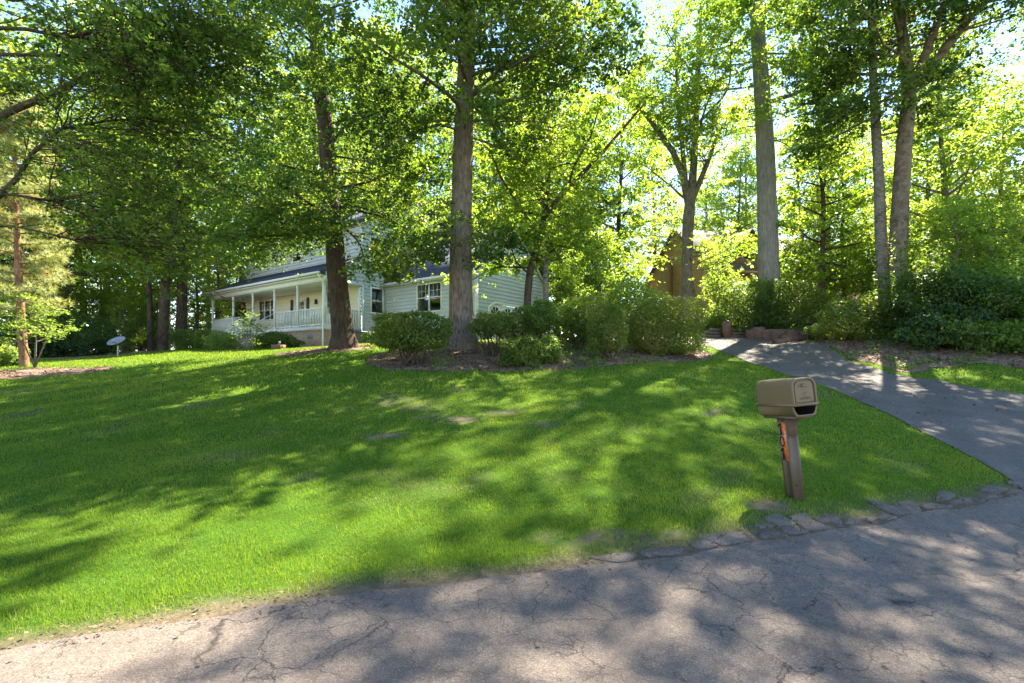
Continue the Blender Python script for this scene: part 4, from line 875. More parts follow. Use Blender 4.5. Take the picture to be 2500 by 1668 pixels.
# ------------------------------------------------------------------ the pale clapboard house
def main_house():
    H = empty('house', (-9.68, 25, 2.38), math.atan2(-.582, .813), 'pale clapboard house with a white-railed front porch and attached garage', 'house')
    FL, PE, X0 = 1.11, 3.88, -13.0
    side = lambda: Wall(0, 0, 0, 1, 1, 0); front = Wall(0, 2.29, 1, 0, 0, -1); gar = Wall(0, 3.97, 1, 0, 0, -1); gside = Wall(6.87, 3.97, 0, 1, 1, 0); sd = side()
    # walls
    fh = [(-11.2, -8.9, 2.05, 3.47), (-6.6, -5.5, FL, 3.24), (-3.3, -1.9, 2.05, 3.45)]
    front.siding(X0, 0, FL, 3.86, fh).build('wall', M['cream'], H)
    uh = [(-11, -9.9, 5.55, 6.7), (-7, -5.9, 5.55, 6.7), (-3.2, -2.1, 5.55, 6.7)]
    front.siding(X0, 0, 5.0, 7.1, uh).build('wall', M['siding'], H)
    RZ, EZ = 9.4, 7.0; ym = (2.29 + 10.5) / 2
    lo = lambda z: 0 if z < 4.0 else (2.29 if z < 7.05 and z > 5.2 else (-.0 + (z - 3.93) * 1.92 if z <= 5.2 else 2.29 + (z - EZ) / (RZ - EZ) * (ym - 2.29)))
    hi = lambda z: 10.5 if z < EZ else 10.5 - (z - EZ) / (RZ - EZ) * (ym - 2.29)
    sh = [(2.86, 3.82, 1.99, 3.5), (2.8, 3.8, 5.2, 6.4)]
    lo2 = lambda z: 2.29 if z < 3.62 else lo(max(z, 3.62)) if z > 4 else 0.02
    sd.siding(0, 10.5, .95, RZ, sh, lo2, hi).build('wall', M['siding'], H)
    gh = [(2.61, 4.53, 1.93, 3.53)]
    gar.siding(0.03, 6.87, .45, 3.7, gh).build('wall', M['siding'], H)
    GR_, GY = 6.5, 3.97 + 3.27; gl = lambda z: 0 if z < 3.75 else (z - 3.75) / (GR_ - 3.75) * 3.27; gg = lambda z: 6.53 - gl(z)
    dh = [(1.0, 5.4, -.2, 2.28)]
    gside.siding(0, 6.53, .25, GR_, dh, gl, gg).build('wall', M['siding'], H)
    Wall(X0, 2.29, 0, 1, -1, 0).siding(0, 8.2, .95, 7.0).build('wall', M['siding'], H)
    # foundations
    MB().box(X0 + .05, -.03, .06, 2.4, -.9, .93).build('foundation', M['brick'], H)
    MB().box(X0 + .05, -.035, 2.4, 10.4, -.9, .94).build('foundation', M['brick'], H)
    MB().box(-.03, 6.83, 4.02, 10.4, -.9, .44).build('foundation', M['brick'], H)
    v = MB(); v.box(-1.62, -1.18, .035, .06, .5, .72)
    for i in range(4): v.box(-1.6, -1.2, .02, .035, .52 + i * .05, .545 + i * .05)
    v.build('vent', M['metal'], H)
    # porch
    MB().box(X0, 0.02, -.03, 2.28, .93, FL).build('porch_floor', M['deck'], H)
    roof_slab([(X0 - .35, -.35, PE), (.12, -.35, PE), (.12, 2.31, 5.14), (X0 - .35, 2.31, 5.14)], .1).build('porch_roof', M['roof'], H)
    MB().box(X0 - .3, .05, .1, 2.26, 3.56, 3.6).build('porch_ceiling', M['cream'], H)
    MB().box(X0 - .1, .07, -.08, .09, 3.42, 3.72).build('porch_beam', M['trim'], H)
    MB().box(-.07, .07, .09, 2.28, 3.42, 3.62).build('porch_beam', M['trim'], H)
    MB().box(X0 - .35, .14, -.47, -.36, PE - .13, PE - .02).box(X0 - .35, .12, -.355, -.08, PE - .2, PE - .16).build('gutter', M['trim'], H)
    MB().tube([(.03, -.42, PE - .1), (.03, -.3, 3.55), (.03, -.13, 3.4), (.03, -.13, 2.4), (.03, -.13, .2), (.03, -.13, -.12)], .042, 6).build('downspout', M['trim'], H)
    posts = [X0 + .1, -10, -7.5, -5, -2.6, -.09]
    for x in posts:
        p = MB(); p.box(x - .05, x + .05, 0, .1, FL, 3.42).box(x - .075, x + .075, -.02, .12, FL, FL + .12).box(x - .07, x + .07, -.015, .115, 3.3, 3.42); p.build('post', M['trim'], H)
    MB().box(-.16, -.01, 2.12, 2.26, FL, 3.42).build('post', M['trim'], H)
    bal = None
    def rail(p, q, zl=.1, zh=.95, step=.15):
        nonlocal bal
        p = np.array(p); q = np.array(q); L = np.linalg.norm(q - p); mb = MB()
        mb.bar((*p, FL + zh), (*q, FL + zh), .07, .05); mb.bar((*p, FL + zl), (*q, FL + zl), .05, .05)
        o = mb.build('railing', M['trim'], H); n = int(L / step)
        for i in range(1, n):
            c = p + (q - p) * i / n
            if bal is None:
                bal = MB().box(-.022, .022, -.022, .022, FL + zl + .025, FL + zh - .025).build('baluster', M['trim'], o); b = bal
            else:
                b = bal.copy(); COL.objects.link(b); b.parent = o
            b.location = (c[0], c[1], 0)
    for a, b in ((posts[0] + .05, posts[1] - .05), (posts[1] + .05, posts[2] - .05), (posts[3] + .05, posts[4] - .05), (posts[4] + .05, posts[5] - .05)): rail((a, .05), (b, .05))
    rail((-.09, .1), (-.09, 2.12)); rail((X0 + .1, .1), (X0 + .1, 2.2))
    # steps with handrails
    for i in range(6):
        z = FL - .185 * (i + 1); MB().box(-7.3, -5.2, -.03 - .3 * (i + 1), -.03 - .3 * i - (.002 if i else 0), -.6, z).build('step', M['brick'], H)
    for x in (-7.35, -5.12):
        mb = MB(); mb.bar((x, .05, FL + .95), (x, -1.95, -.1 + .9), .06, .05); mb.bar((x, .0, FL + .2), (x, -1.95, .1), .05, .04)
        for y, z in ((-1.95, -.35), (-1.0, .1)): mb.box(x - .03, x + .03, y - .03, y + .03, z - .15, .82 + (y + 1.95) * .54)
        mb.build('handrail', M['trim'], H)
    # windows, door
    front.window(H, -11.2, -8.9, 2.05, 3.47, 3, (2, 3)); front.window(H, -3.3, -1.9, 2.05, 3.45, 2, None)
    for h in uh: front.window(H, *h, 1, (3, 2), False)
    sd.window(H, *sh[0], 1); sd.window(H, *sh[1], 1, (3, 2), False); gar.window(H, *gh[0], 2, (3, 2), False)
    fr = MB(); front.box(fr, -6.6, -6.5, FL, 3.24, -.03, .05); front.box(fr, -5.6, -5.5, FL, 3.24, -.03, .05); front.box(fr, -6.5, -5.6, 3.14, 3.24, -.03, .05)
    fr.build('door_frame', M['trim'], H)
    d = MB(); front.box(d, -6.5, -5.6, FL, 2.1, -.06, -.01); front.box(d, -6.5, -6.36, 2.1, 3.14, -.06, -.01); front.box(d, -5.74, -5.6, 2.1, 3.14, -.06, -.01); front.box(d, -6.36, -5.74, 3.04, 3.14, -.06, -.01)
    for k in (1, 2): front.box(d, -6.36 + .207 * k - .012, -6.36 + .207 * k + .012, 2.1, 3.04, -.05, -.015); front.box(d, -6.36, -5.74, 2.1 + .313 * k - .012, 2.1 + .313 * k + .012, -.049, -.016)
    front.box(d, -6.36, -6.1, 1.3, 1.95, -.01, .005); front.box(d, -6.0, -5.74, 1.3, 1.95, -.01, .005)
    do = d.build('door', M['trim'], H); g = MB(); front.box(g, -6.36, -5.74, 2.1, 3.04, -.04, -.03); g.build('pane', M['glass'], do)
    g = MB(); front.box(g, -6.5, -5.6, 2, 3.2, -.5, -.45); g.build('room', M['room'], do); MB().tube([front.P(-5.7, 2.0, -.01), front.P(-5.7, 2.0, .06)], .03, 8).build('handle', M['metal'], do)
    for a in (-7.15, -5.35):
        s_ = MB(); front.box(s_, a, a + .3, FL + .9, 3.2, .03, .06)
        for k in range(12): front.box(s_, a + .04, a + .26, FL + .98 + k * .098, FL + 1.04 + k * .098, .06, .07)
        s_.build('shutter', M['shutter'], H)
    s_ = MB(); front.box(s_, -4.35, -4.2, 2.75, 3.0, .02, .14); front.box(s_, -4.32, -4.23, 3.0, 3.06, .04, .12); s_.build('wall_lamp', M['metal_dark'], H)
    # trims
    for w, a, z0, z1 in ((front, -.06, 5.0, 7.1), (sd, 2.31, .95, 3.6), (gar, 6.79, .45, 3.72), (gside, .0, .25, 3.72), (front, X0, 5.0, 7.1)):
        t = MB(); w.box(t, a, a + .1, z0, z1, .0, .045); t.build('corner_trim', M['trim'], H)
    # garage door with clipped top corners
    fr = MB(); gside.prof = None
    def gpoly(a0, a1, z0, z1, c): return [(a0, z0), (a1, z0), (a1, z1 - c * .55), (a1 - c, z1), (a0 + c, z1), (a0, z1 - c * .55)]
    o6 = gpoly(.88, 5.52, -.2, 2.42, .55); i6 = gpoly(1.02, 5.38, -.2, 2.28, .5)
    V = [gside.P(a, z, n) for n in (.0, .06) for a, z in o6 + i6]; fs = []
    for k in range(6):
        j = (k + 1) % 6
        if k == 0: continue
        fs += [(12 + k, 12 + j, 18 + j, 18 + k), (k, j, 12 + j, 12 + k), (18 + k, 18 + j, 6 + j, 6 + k)]
    fr.add(V, fs); fr.build('garage_door_frame', M['cream'], H)
    ck = MB()
    for a, b_, s1 in ((1.0, 1.52, 1), (5.4, 4.88, -1)):
        V = [gside.P(a, 1.98, .012), gside.P(b_, 2.3, .012), gside.P(a, 2.3, .012)]; ck.add(V, [(0, 1, 2)])
    ck.build('wall', M['siding'], H)
    d = MB()
    for k in range(4):
        z0 = -.2 + k * .62; z1 = z0 + .61
        pts = [(1.03, z0), (5.37, z0), (5.37, min(z1, 1.98)), (4.86, z1), (1.54, z1), (1.03, min(z1, 1.98))] if k == 3 else [(1.03, z0), (5.37, z0), (5.37, z1), (1.03, z1)]
        n = len(pts); d.add([gside.P(a, z, m) for m in (-.06, -.01) for a, z in pts], [tuple(range(n)), tuple(range(n, 2 * n))] + [(i, (i + 1) % n, (i + 1) % n + n, i + n) for i in range(n)])
    gd = d.build('garage_door', M['trim'], H)
    pane0 = None
    for k in range(4):
        ca = 1.03 + 4.34 * (k + .5) / 4; fan = MB()
        for j in range(4):
            t0 = math.pi * (j + .12) / 4; t1 = math.pi * (j + .88) / 4
            fan.add([gside.P(ca + .42 * r * math.cos(t), 1.78 + .36 * r * math.sin(t), .0) for r, t in ((.35, t0), (1, t0), (1, (t0 + t1) / 2), (1, t1), (.35, t1))], [(0, 1, 2, 3, 4)])
        fan.build('pane', M['metal_dark'], gd)
    # roofs
    roof_slab([(X0 - .3, 1.95, EZ - .02), (.3, 1.95, EZ - .02), (.3, ym, RZ + .16), (X0 - .3, ym, RZ + .16)], .12).build('roof', M['roof'], H)
    roof_slab([(X0 - .3, ym, RZ + .16), (.3, ym, RZ + .16), (.3, 10.85, EZ - .02), (X0 - .3, 10.85, EZ - .02)], .12).build('roof', M['roof'], H)
    roof_slab([(.06, 3.6, 3.72), (7.1, 3.6, 3.72), (7.1, GY, GR_ + .28), (.06, GY, GR_ + .28)], .1).build('roof', M['roof'], H)
    roof_slab([(.06, GY, GR_ + .28), (7.1, GY, GR_ + .28), (7.1, 10.85, 3.72), (.06, 10.85, 3.72)], .1).build('roof', M['roof'], H)
    MB().box(.04, 7.1, 3.5, 3.6, 3.6, 3.72).box(.04, 7.08, 3.601, 3.95, 3.58, 3.615).build('gutter', M['trim'], H)
    for w, a0, a1, zA, zB in ((sd, 2.0, ym, EZ - .2, RZ), (sd, 10.8, ym, EZ - .2, RZ), (gside, -.35, 3.27, 3.52, GR_ + .12), (gside, 6.85, 3.27, 3.52, GR_ + .12)):
        MB().bar(w.P(a0, zA, .12), w.P(a1, zB, .12), .04, .2).build('rake_trim', M['trim'], H)
    return H
HOUSE = main_house()
HM = Matrix.Translation((-9.68, 25, 2.38)) @ Matrix.Rotation(math.atan2(-.582, .813), 4, 'Z')
def hloc(x, y, z): return tuple(HM @ Vector((x, y, z)))
HRZ = math.atan2(-.582, .813)

def porch_chair(x, y, rz, label, mat):
    r = empty('patio_chair', hloc(x, y, 1.11), HRZ + rz, label, 'chair', 'patio chairs on the porch')
    MB().box(-.28, .28, -.27, .27, .40, .46).build('seat', M[mat], r)
    mb = MB(); mb.add([(-.28, .25, .45), (.28, .25, .45), (.28, .42, 1.0), (-.28, .42, 1.0), (-.28, .29, .45), (.28, .29, .45), (.28, .46, 1.0), (-.28, .46, 1.0)], [(0, 1, 2, 3), (7, 6, 5, 4), (0, 4, 5, 1), (1, 5, 6, 2), (2, 6, 7, 3), (3, 7, 4, 0)]); mb.build('backrest', M[mat], r)
    for sx in (-1, 1):
        MB().bar((sx * .3, -.28, .64), (sx * .3, .33, .66), .045, .03).build('armrest', M['metal_dark'], r)
        for y0, z in ((-.25, .63), (.27, .45)): MB().bar((sx * .27, y0, 0), (sx * .29, y0, z), .03, .03).build('leg', M['metal_dark'], r)
M['cushion_blue'] = simple('cushion_blue', (.07, .12, .26), .8, .1); M['cushion_dark'] = simple('cushion_dark', (.12, .12, .13), .8, .1)
porch_chair(-5.6, 1.0, .5, 'blue cushioned patio chair on the porch at the head of the steps', 'cushion_blue')
porch_chair(-4.0, 1.55, .0, 'dark patio chair on the porch beside the front door', 'cushion_dark')
porch_chair(-.9, 1.5, -.2, 'dark patio chair at the near end of the porch behind the oak', 'cushion_dark')
def lantern():
    r = empty('hanging_lantern', hloc(-10.6, .9, 2.75), HRZ, 'small brown lantern hanging from the far end of the porch ceiling', 'lantern')
    MB().tube([(0, 0, 0), (0, 0, .03)], [.1, .11], 8).tube([(0, 0, .33), (0, 0, .36), (0, 0, .48)], [.13, .12, .02], 8).build('cap', M['metal_dark'], r)
    MB().tube([(0, 0, .03), (0, 0, .33)], .085, 8).build('globe', simple('amber_glass', (.3, .12, .04), .2, .5), r)
    MB().tube([(0, 0, .47), (0, 0, .81)], .008, 5).build('chain', M['metal_dark'], r)
lantern()
o = hloc(-12.2, 4.0 - 6.5 + 1.0, 0)
shrub('column_evergreen', 0, hloc(-14.2, 2.6, 0)[1], .55, .55, 3.3, 6000, .1, 'leaf_dark', 'narrow dark evergreen seen through the far end of the porch', z0=.1, box=2.6, stems=3, seed=60, tone=.15, x=hloc(-14.2, 2.6, 0)[0])

def brick_planter(u, Y, label, w):
    b = gp(u, Y); r = empty('brick_planter', (b[0], b[1], b[2] - .03), -.3, label, 'planter', 'brick planters on the lawn by the house')
    mb = MB(); t = .06
    mb.box(-w, w, -.17, -.17 + t, 0, .26).box(-w, w, .17 - t, .17, 0, .26).box(-w, -w + t, -.17 + t, .17 - t, 0, .26).box(w - t, w, -.17 + t, .17 - t, 0, .26).build('box', M['brick_red'], r)
    MB().box(-w + t, w - t, -.17 + t, .17 - t, 0, .22).build('soil', M['mulch'], r)
    MB().tube([(0.05, 0, .2), (.05, 0, .3), (.05, 0, .31), (.05, 0, .4), (.05, 0, .42)], [.03, .03, .06, .05, .0], 8).build('spotlight', M['metal'], r)
brick_planter(639, 22.6, 'small tan brick planter with a lamp before the porch base', .27); brick_planter(863, 22.4, 'small brick planter right of the oak trunk by the house wall', .26)

# ------------------------------------------------------------------ the neighbouring houses
def tan_house():
    c = (15.0, 36.0); z = 3.4; th = math.atan2(.28, .96)
    H = empty('house', (c[0], c[1], z), th, 'tan wooden house with a dormered roof behind the tall pale trunk', 'house')
    fr = Wall(0, 0, 1, 0, 0, -1); lf = Wall(0, 0, 0, 1, -1, 0); E, W_, D, RZ = 5.45, 13., 9., 9.3; ym = D / 2
    hl = [(2.4, 3.5, 2.5, 3.9), (6.2, 7.3, 2.5, 3.9)]
    fr.siding(0, W_, .3, E, hl).build('wall', M['tan_siding'], H)
    lf.siding(0, D, .3, RZ, [(4.0, 5.0, 2.3, 3.7)], lambda q: 0 if q < E else (q - E) / (RZ - E) * ym, lambda q: D if q < E else D - (q - E) / (RZ - E) * ym).build('wall', M['tan_siding'], H)
    Wall(W_, 0, 0, 1, 1, 0).siding(0, D, .3, E).build('wall', M['tan_siding'], H)
    MB().box(.05, W_ - .05, .05, D - .05, -2, .29).build('foundation', M['brick_red'], H)
    for h in hl: fr.window(H, *h, 1, (2, 2), True)
    lf.window(H, 4.0, 5.0, 2.3, 3.7, 1, (2, 2), True)
    t = MB(); fr.box(t, -.05, .1, .3, E, .0, .05); t.build('corner_trim', simple('tan_trim', (.30, .2, .1), .6), H)
    t = MB(); t.box(-.75, -.06, 5.0, 6.2, -1, 6.6).build('pilaster', simple('yellow_board', (.30, .20, .08), .8, .2, .2, 5), H)  # tall yellow vertical board on the gable end, built as a pilaster
    sl = (RZ - E) / ym
    roof_slab([(-.35, -.45, E - .38), (W_ + .3, -.45, E - .38), (W_ + .3, ym, RZ + .1), (-.35, ym, RZ + .1)], .14).build('roof', M['roof_tan'], H)
    roof_slab([(-.35, ym, RZ + .1), (W_ + .3, ym, RZ + .1), (W_ + .3, D + .45, E - .38), (-.35, D + .45, E - .38)], .14).build('roof', M['roof_tan'], H)
    MB().box(-.35, W_ + .3, -.5, -.451, E - .58, E - .36).build('fascia', bpy.data.materials['tan_trim'], H)
    # gabled dormer over the front slope
    d0, d1_, dy = 2.1, 5.3, .55; zb = E - .38 + (dy + .45) * sl; pk = zb + 2.5; md = (d0 + d1_) / 2
    dw = Wall(0, dy, 1, 0, 0, -1); dm = dw.siding(d0, d1_, zb - .3, pk, [(md - .45, md + .45, zb + .35, zb + 1.35)], lambda q: d0 if q < zb + .7 else d0 + (q - zb - .7) / 1.8 * (md - d0), lambda q: d1_ if q < zb + .7 else d1_ - (q - zb - .7) / 1.8 * (md - d0))
    dorm = dm.build('dormer', simple('dormer_siding', (.22, .12, .075), .6), H)
    for sx, (a, b) in ((0, (d0 - .3, md)), (1, (md, d1_ + .3))):
        zl = zb + .7 - .17
        p = [(a, dy - .35, zl), (b, dy - .35, pk + .12), (b, dy + 3.4, pk + .12), (a, dy + 3.4, zl)] if sx == 0 else [(a, dy - .35, pk + .12), (b, dy - .35, zl), (b, dy + 3.4, zl), (a, dy + 3.4, pk + .12)]
        roof_slab(p, .12).build('roof', M['roof_tan'], dorm)
    MB().box(d0, d0 + .05, dy, dy + 2.2, zb - .3, zb + .7).box(d1_ - .05, d1_, dy, dy + 2.2, zb - .3, zb + .7).build('cheek', M['tan_siding'], dorm)
    g = MB(); dw.box(g, md - .45, md + .45, zb + .35, zb + 1.35, -.05, -.02); g.build('pane', M['metal_dark'], dorm)
tan_house()
def far_house():
    H = empty('house', (35.5, 50, 4.0), .25, 'pale pink house glimpsed through the trees behind the bank', 'house')
    fr = Wall(0, 0, 1, 0, 0, -1); fr.siding(0, 11, 0, 5.2, [(2, 3.1, 2.2, 3.6)]).build('wall', lap('pink_siding', (.6, .42, .36)), H); fr.window(H, 2, 3.1, 2.2, 3.6, 1, (2, 2), False)
    Wall(0, 0, 0, 1, -1, 0).siding(0, 8, 0, 5.2).build('wall', bpy.data.materials['pink_siding'], H)
    roof_slab([(-.4, -.4, 5.0), (11.4, -.4, 5.0), (11.4, 4, 8.0), (-.4, 4, 8.0)], .14).build('roof', M['roof_tan'], H)
    roof_slab([(-.4, 4, 8.0), (11.4, 4, 8.0), (11.4, 8.4, 5.0), (-.4, 8.4, 5.0)], .14).build('roof', M['roof_tan'], H)
far_house()

# ------------------------------------------------------------------ garden structures by the driveway
def garden():
    M['timber'] = simple('timber', (.16, .12, .085), .85, .2, .3, 7, .5); M['post_wood'] = simple('post_wood', (.17, .09, .055), .8, .2, .25, 6, .4)
    r = empty('timber_edging', gp(1660, 21.6), 0, 'stacked weathered landscape timbers edging the top of the driveway', 'timber edging')
    for i in range(3):
        mb = MB(); y = .03 * i; z = .08 + .14 * i
        mb.tube([(-1.1 + .2 * i, y - .25 - .02 * i, z), (-.3, y, z), (.15, y + .02, z)], .068, 8); mb.build('timber', M['timber'], r)
        mb = MB(); mb.tube([(.2, y, z), (1.25, y + .05, z - .03)], .066, 8); mb.build('timber', M['timber'], r)
    b = gp(1667, 21.3); mb = MB(); mb.box(-.15, .15, -.15, .15, -.1, .68).add([(-.15, -.15, .68), (.15, -.15, .68), (.15, .15, .68), (-.15, .15, .68), (0, 0, .76)], [(0, 1, 4), (1, 2, 4), (2, 3, 4), (3, 0, 4)])
    o = mb.build('wooden_post', M['post_wood']); o.location = b; tag(o, 'short square brown post standing among the landscape timbers', 'post')
    b = gp(1785, 20.4); r = empty('brick_wall', b, -.12, 'low curved red-brown brick wall at the head of the driveway', 'wall')
    P = [(-1.15, .3), (-.8, .02), (-.3, -.06), (.3, .02), (.9, .2), (1.3, .5)]; mb = MB()
    for (x0, y0), (x1, y1) in zip(P[:-1], P[1:]):
        d = np.array([x1 - x0, y1 - y0]); d /= np.linalg.norm(d); nn = np.array([-d[1], d[0]]) * .11
        mb.prism([(x0 - nn[0], y0 - nn[1]), (x1 - nn[0], y1 - nn[1]), (x1 + nn[0], y1 + nn[1]), (x0 + nn[0], y0 + nn[1])], 2, -.2, .46 - .06 * max(0, x0))
    mb.build('course', M['brick_red'], r)
    MB().box(-.95, -.55, -.12, .28, -.2, .56).build('pier', M['brick_red'], r)
    for i, (u, Y, w, h) in enumerate(((1806, 18.6, .5, .14), (1822, 19.2, .5, .3))):
        o = MB().box(-w, w, -.2, .2, -.2, h).build('brick_step', M['brick_red']); o.location = gp(u, Y); o.rotation_euler = (0, 0, .25); tag(o, ('lower' if i == 0 else 'upper') + ' brick step at the right end of the low brick wall', 'step', 'brick steps by the low wall')
    b = gp(1880, 18.6); r = empty('bench', (b[0], b[1], b[2] - .02), .1, 'dark high wooden bench half hidden by shrubs on the bank', 'bench')
    mb = MB(); mb.box(-.46, .46, -.16, -.02, .64, .69).box(-.46, .46, .01, .15, .64, .69); mb.build('seat', M['metal_dark'], r)
    for x in (-.32, .32): MB().box(x - .03, x + .03, -.13, .12, 0, .639).build('leg', M['metal_dark'], r)
    b = gp(1868, 19.4)
    b = gp(1735, 20.9, .42); r = empty('garden_lantern', b, 0, 'tiny dark garden lantern on the ivy behind the brick pier', 'lantern'); MB().tube([(0, 0, -.4), (0, 0, .1), (0, 0, .11), (0, 0, .22), (0, 0, .23), (0, 0, .32)], [.02, .02, .07, .07, .12, .01], 8).build('lamp', M['metal_dark'], r)
garden()

def dish():
    b = gp(268, 24.0); r = empty('satellite_dish', b, 0, 'grey satellite dish on a pole at the far edge of the lawn', 'satellite dish')
    MB().tube([(.05, 0, -.2), (.05, 0, .76)], .028, 10).build('pole', M['steel'], r)
    n, k = 28, 6; V = []; tilt = Matrix.Rotation(R(62), 3, 'X') @ Matrix.Identity(3); tilt = Matrix.Rotation(R(-7), 3, 'Y') @ Matrix.Rotation(R(40), 3, 'X')
    for i in range(k + 1):
        q = i / k
        for j in range(n): a = 2 * math.pi * j / n; V.append(Vector((.42 * q * math.cos(a), .36 * q * math.sin(a), .1 * q * q - .05)))
    V = [tuple(tilt @ v + Vector((0, 0, .82))) for v in V]; fs = [(i * n + j, i * n + (j + 1) % n, (i + 1) * n + (j + 1) % n, (i + 1) * n + j) for i in range(k) for j in range(n)]
    o = MB().add(V, fs).build('reflector', M['metal'], r, True); m = o.modifiers.new('thick', 'SOLIDIFY'); m.thickness = .015
    MB().bar((.09, .02, .66), (.16, -.42, .80), .03, .03).build('feed_arm', M['metal_dark'], r)
    MB().tube([(.16, -.44, .76), (.15, -.38, .88)], .035, 8).build('feed_horn', M['metal'], r)
dish()

# ------------------------------------------------------------------ mailbox
def mailbox():
    pl = simple('tan_plastic', (.165, .113, .06), .48, .4, .04, 3, .05); dk = simple('brown_plastic', (.11, .074, .046), .5, .4, .05, 3, .05); blk = simple('slot_dark', (.012, .011, .010), .9, .1)  # blk: near-black for the shade inside the slot, also the screw
    b = gp(1825, 5.07); r = empty('mailbox', (b[0], b[1], b[2] + .015), 0, 'tan plastic mailbox on a leaning post with house number 101', 'mailbox')
    yaw = math.atan2(.2, .98); v = Vector((.5, .866, 0)).normalized()
    r.rotation_mode = 'QUATERNION'; r.rotation_quaternion = Matrix.Rotation(R(-6.0), 3, v).to_quaternion() @ Matrix.Rotation(yaw, 3, 'Z').to_quaternion()
    # local: front faces -Y, x to the right; box spans y from -.30 to .25
    YF, YB, ZB = -.29, .26, .83
    def arch(w, z0, z1, rad, n=8):
        p = [(w, z0)]
        for i in range(n + 1): a = math.pi / 2 * i / n; p.append((w - rad + rad * math.cos(a), z1 - rad + rad * math.sin(a)))
        return p + [(-x, z) for x, z in p[::-1]]
    def shell(prof_y, name, mat, cap0=True, cap1=True):
        """loft of profiles along y"""
        n = len(prof_y[0][1]); V = []; fs = []
        for y, p in prof_y: V += [(x, y, z) for x, z in p]
        for i in range(len(prof_y) - 1):
            for j in range(n): k = (j + 1) % n; fs.append((i * n + j, i * n + k, (i + 1) * n + k, (i + 1) * n + j))
        if cap0: fs.append(tuple(range(n))[::-1])
        if cap1: fs.append(tuple(range((len(prof_y) - 1) * n, len(prof_y) * n)))
        o = MB().add(V, fs).build(name, mat, r); return o
    z0, z1 = ZB + .145, ZB + .40
    A = lambda w, t=0., rd=.075: arch(w, z0, z1 + t, rd)
    o = shell([(YF + .016, A(.112, -.028, .06)), (YF + .016, A(.118, -.022, .062)), (YF - .004, A(.122, -.018, .064)), (YF - .006, A(.138, -.003, .076)), (YF + .002, A(.142, .002, .08)), (YF + .03, A(.142, .002, .08)), (YF + .034, A(.136, -.002, .076)), (YB - .05, A(.136, -.002, .076)), (YB - .02, A(.132, -.006, .075)), (YB, A(.115, -.022, .065))], 'box', pl)
    for p in o.data.polygons: p.use_smooth = True
    o.data.set_sharp_from_angle(angle=R(38))
    lip = MB().prism([(-.138, z0 - .026), (.138, z0 - .026), (.144, z0 - .02), (.144, z0 - .003), (.138, z0 + .002), (-.138, z0 + .002), (-.144, z0 - .003), (-.144, z0 - .02)], 1, YF - .012, YB - .006)
    lip.build('rim', pl, r)
    d = shell([(YF + .012, arch(.108, z0 + .012, z1 - .034, .055)), (YF + .004, arch(.108, z0 + .012, z1 - .034, .055)), (YF + .001, arch(.103, z0 + .017, z1 - .039, .052))], 'door', pl, False, False)
    MB().add([(x, YF + .001, z) for x, z in arch(.103, z0 + .017, z1 - .039, .052)], [tuple(range(18 + 2))][:1] if False else [tuple(range(len(arch(.103, z0, z1, .05))))]).build('door_panel', pl, d)
    # pull handle: half round hood
    n = 12; V = []; fs = []
    for k, (y, sc) in enumerate(((YF + .0, 1.0), (YF - .022, .94), (YF - .03, .8))):
        V += [(.0 + .042 * sc * math.cos(math.pi * i / n), y, z1 - .088 + .032 * sc * math.sin(math.pi * i / n)) for i in range(n + 1)]
    m = n + 1
    for k in range(2): fs += [(k * m + i, k * m + i + 1, (k + 1) * m + i + 1, (k + 1) * m + i) for i in range(n)] + [(k * m, (k + 1) * m, (k + 1) * m + n, k * m + n)]
    fs += [tuple(range(2 * m, 3 * m))]
    MB().add(V, fs).build('handle', pl, d)
    # moulded eagle emblem and the lines of small lettering below it
    em = MB(); yf = YF - .002
    em.add([(-.028, yf, z0 + .086), (.012, yf, z0 + .094), (.030, yf, z0 + .108), (.016, yf, z0 + .112), (-.004, yf, z0 + .106), (-.024, yf, z0 + .100)], [(0, 1, 2, 3, 4, 5)])
    em.add([(-.022, yf, z0 + .078), (.006, yf, z0 + .082), (.018, yf, z0 + .090), (-.012, yf, z0 + .088)], [(0, 1, 2, 3)])
    for z, w in ((.062, .035), (.052, .06), (.042, .06)):
        x = -w
        rr = random.Random(int(z * 1000))
        while x < w: q = rr.uniform(.004, .009); em.box(x, x + q * .7, yf - .001, yf + .004, z0 + z - .0025, z0 + z + .0025); x += q
    em.build('emblem', dk, d)
    # newspaper slot below: tapering tray open at the front
    zt, zb = z0 - .028, ZB
    wt, wb = .138, .112; th = .012; yf2 = YF + .015
    mb = MB()
    def ring(y, in_): 
        w1, w2, b_, t_ = (wt - in_, wb - in_, zb + .018 + in_, zt - (in_ if in_ > .0 else 0)); return [(w1, y, t_), (wt - in_ - .008, y, zb + .075), (w2, y, b_ + .012), (w2 - .02, y, b_), (-w2 + .02, y, b_), (-w2, y, b_ + .012), (-(wt - in_ - .008), y, zb + .075), (-w1, y, t_)]
    rings = [ring(YB - .02, 0), ring(yf2 + .03, 0), ring(yf2 + .026, -.005), ring(yf2, -.005), ring(yf2 - .004, 0), ring(yf2, th), ring(YB - .06, th + .01)]
    V = [p for q in rings for p in q]; fs = [tuple(range(8))]
    for i in range(5): fs += [(i * 8 + j, i * 8 + j + 1, (i + 1) * 8 + j + 1, (i + 1) * 8 + j) for j in range(7)]
    mb.add(V[:48], fs); so = mb.build('newspaper_slot', pl, r)
    MB().add(V[40:56], [(j, j + 1, 9 + j, 8 + j) for j in range(7)] + [tuple(range(8, 16))]).build('slot_shade', blk, so)  # inner faces coloured near-black to paint the shade inside the slot
    MB().box(-wt + .03, wt - .03, YB - .075, YB - .071, zb + .035, zt - .012).build('slot_shade_back', blk, so)  # near-black sheet closing off the painted slot shade
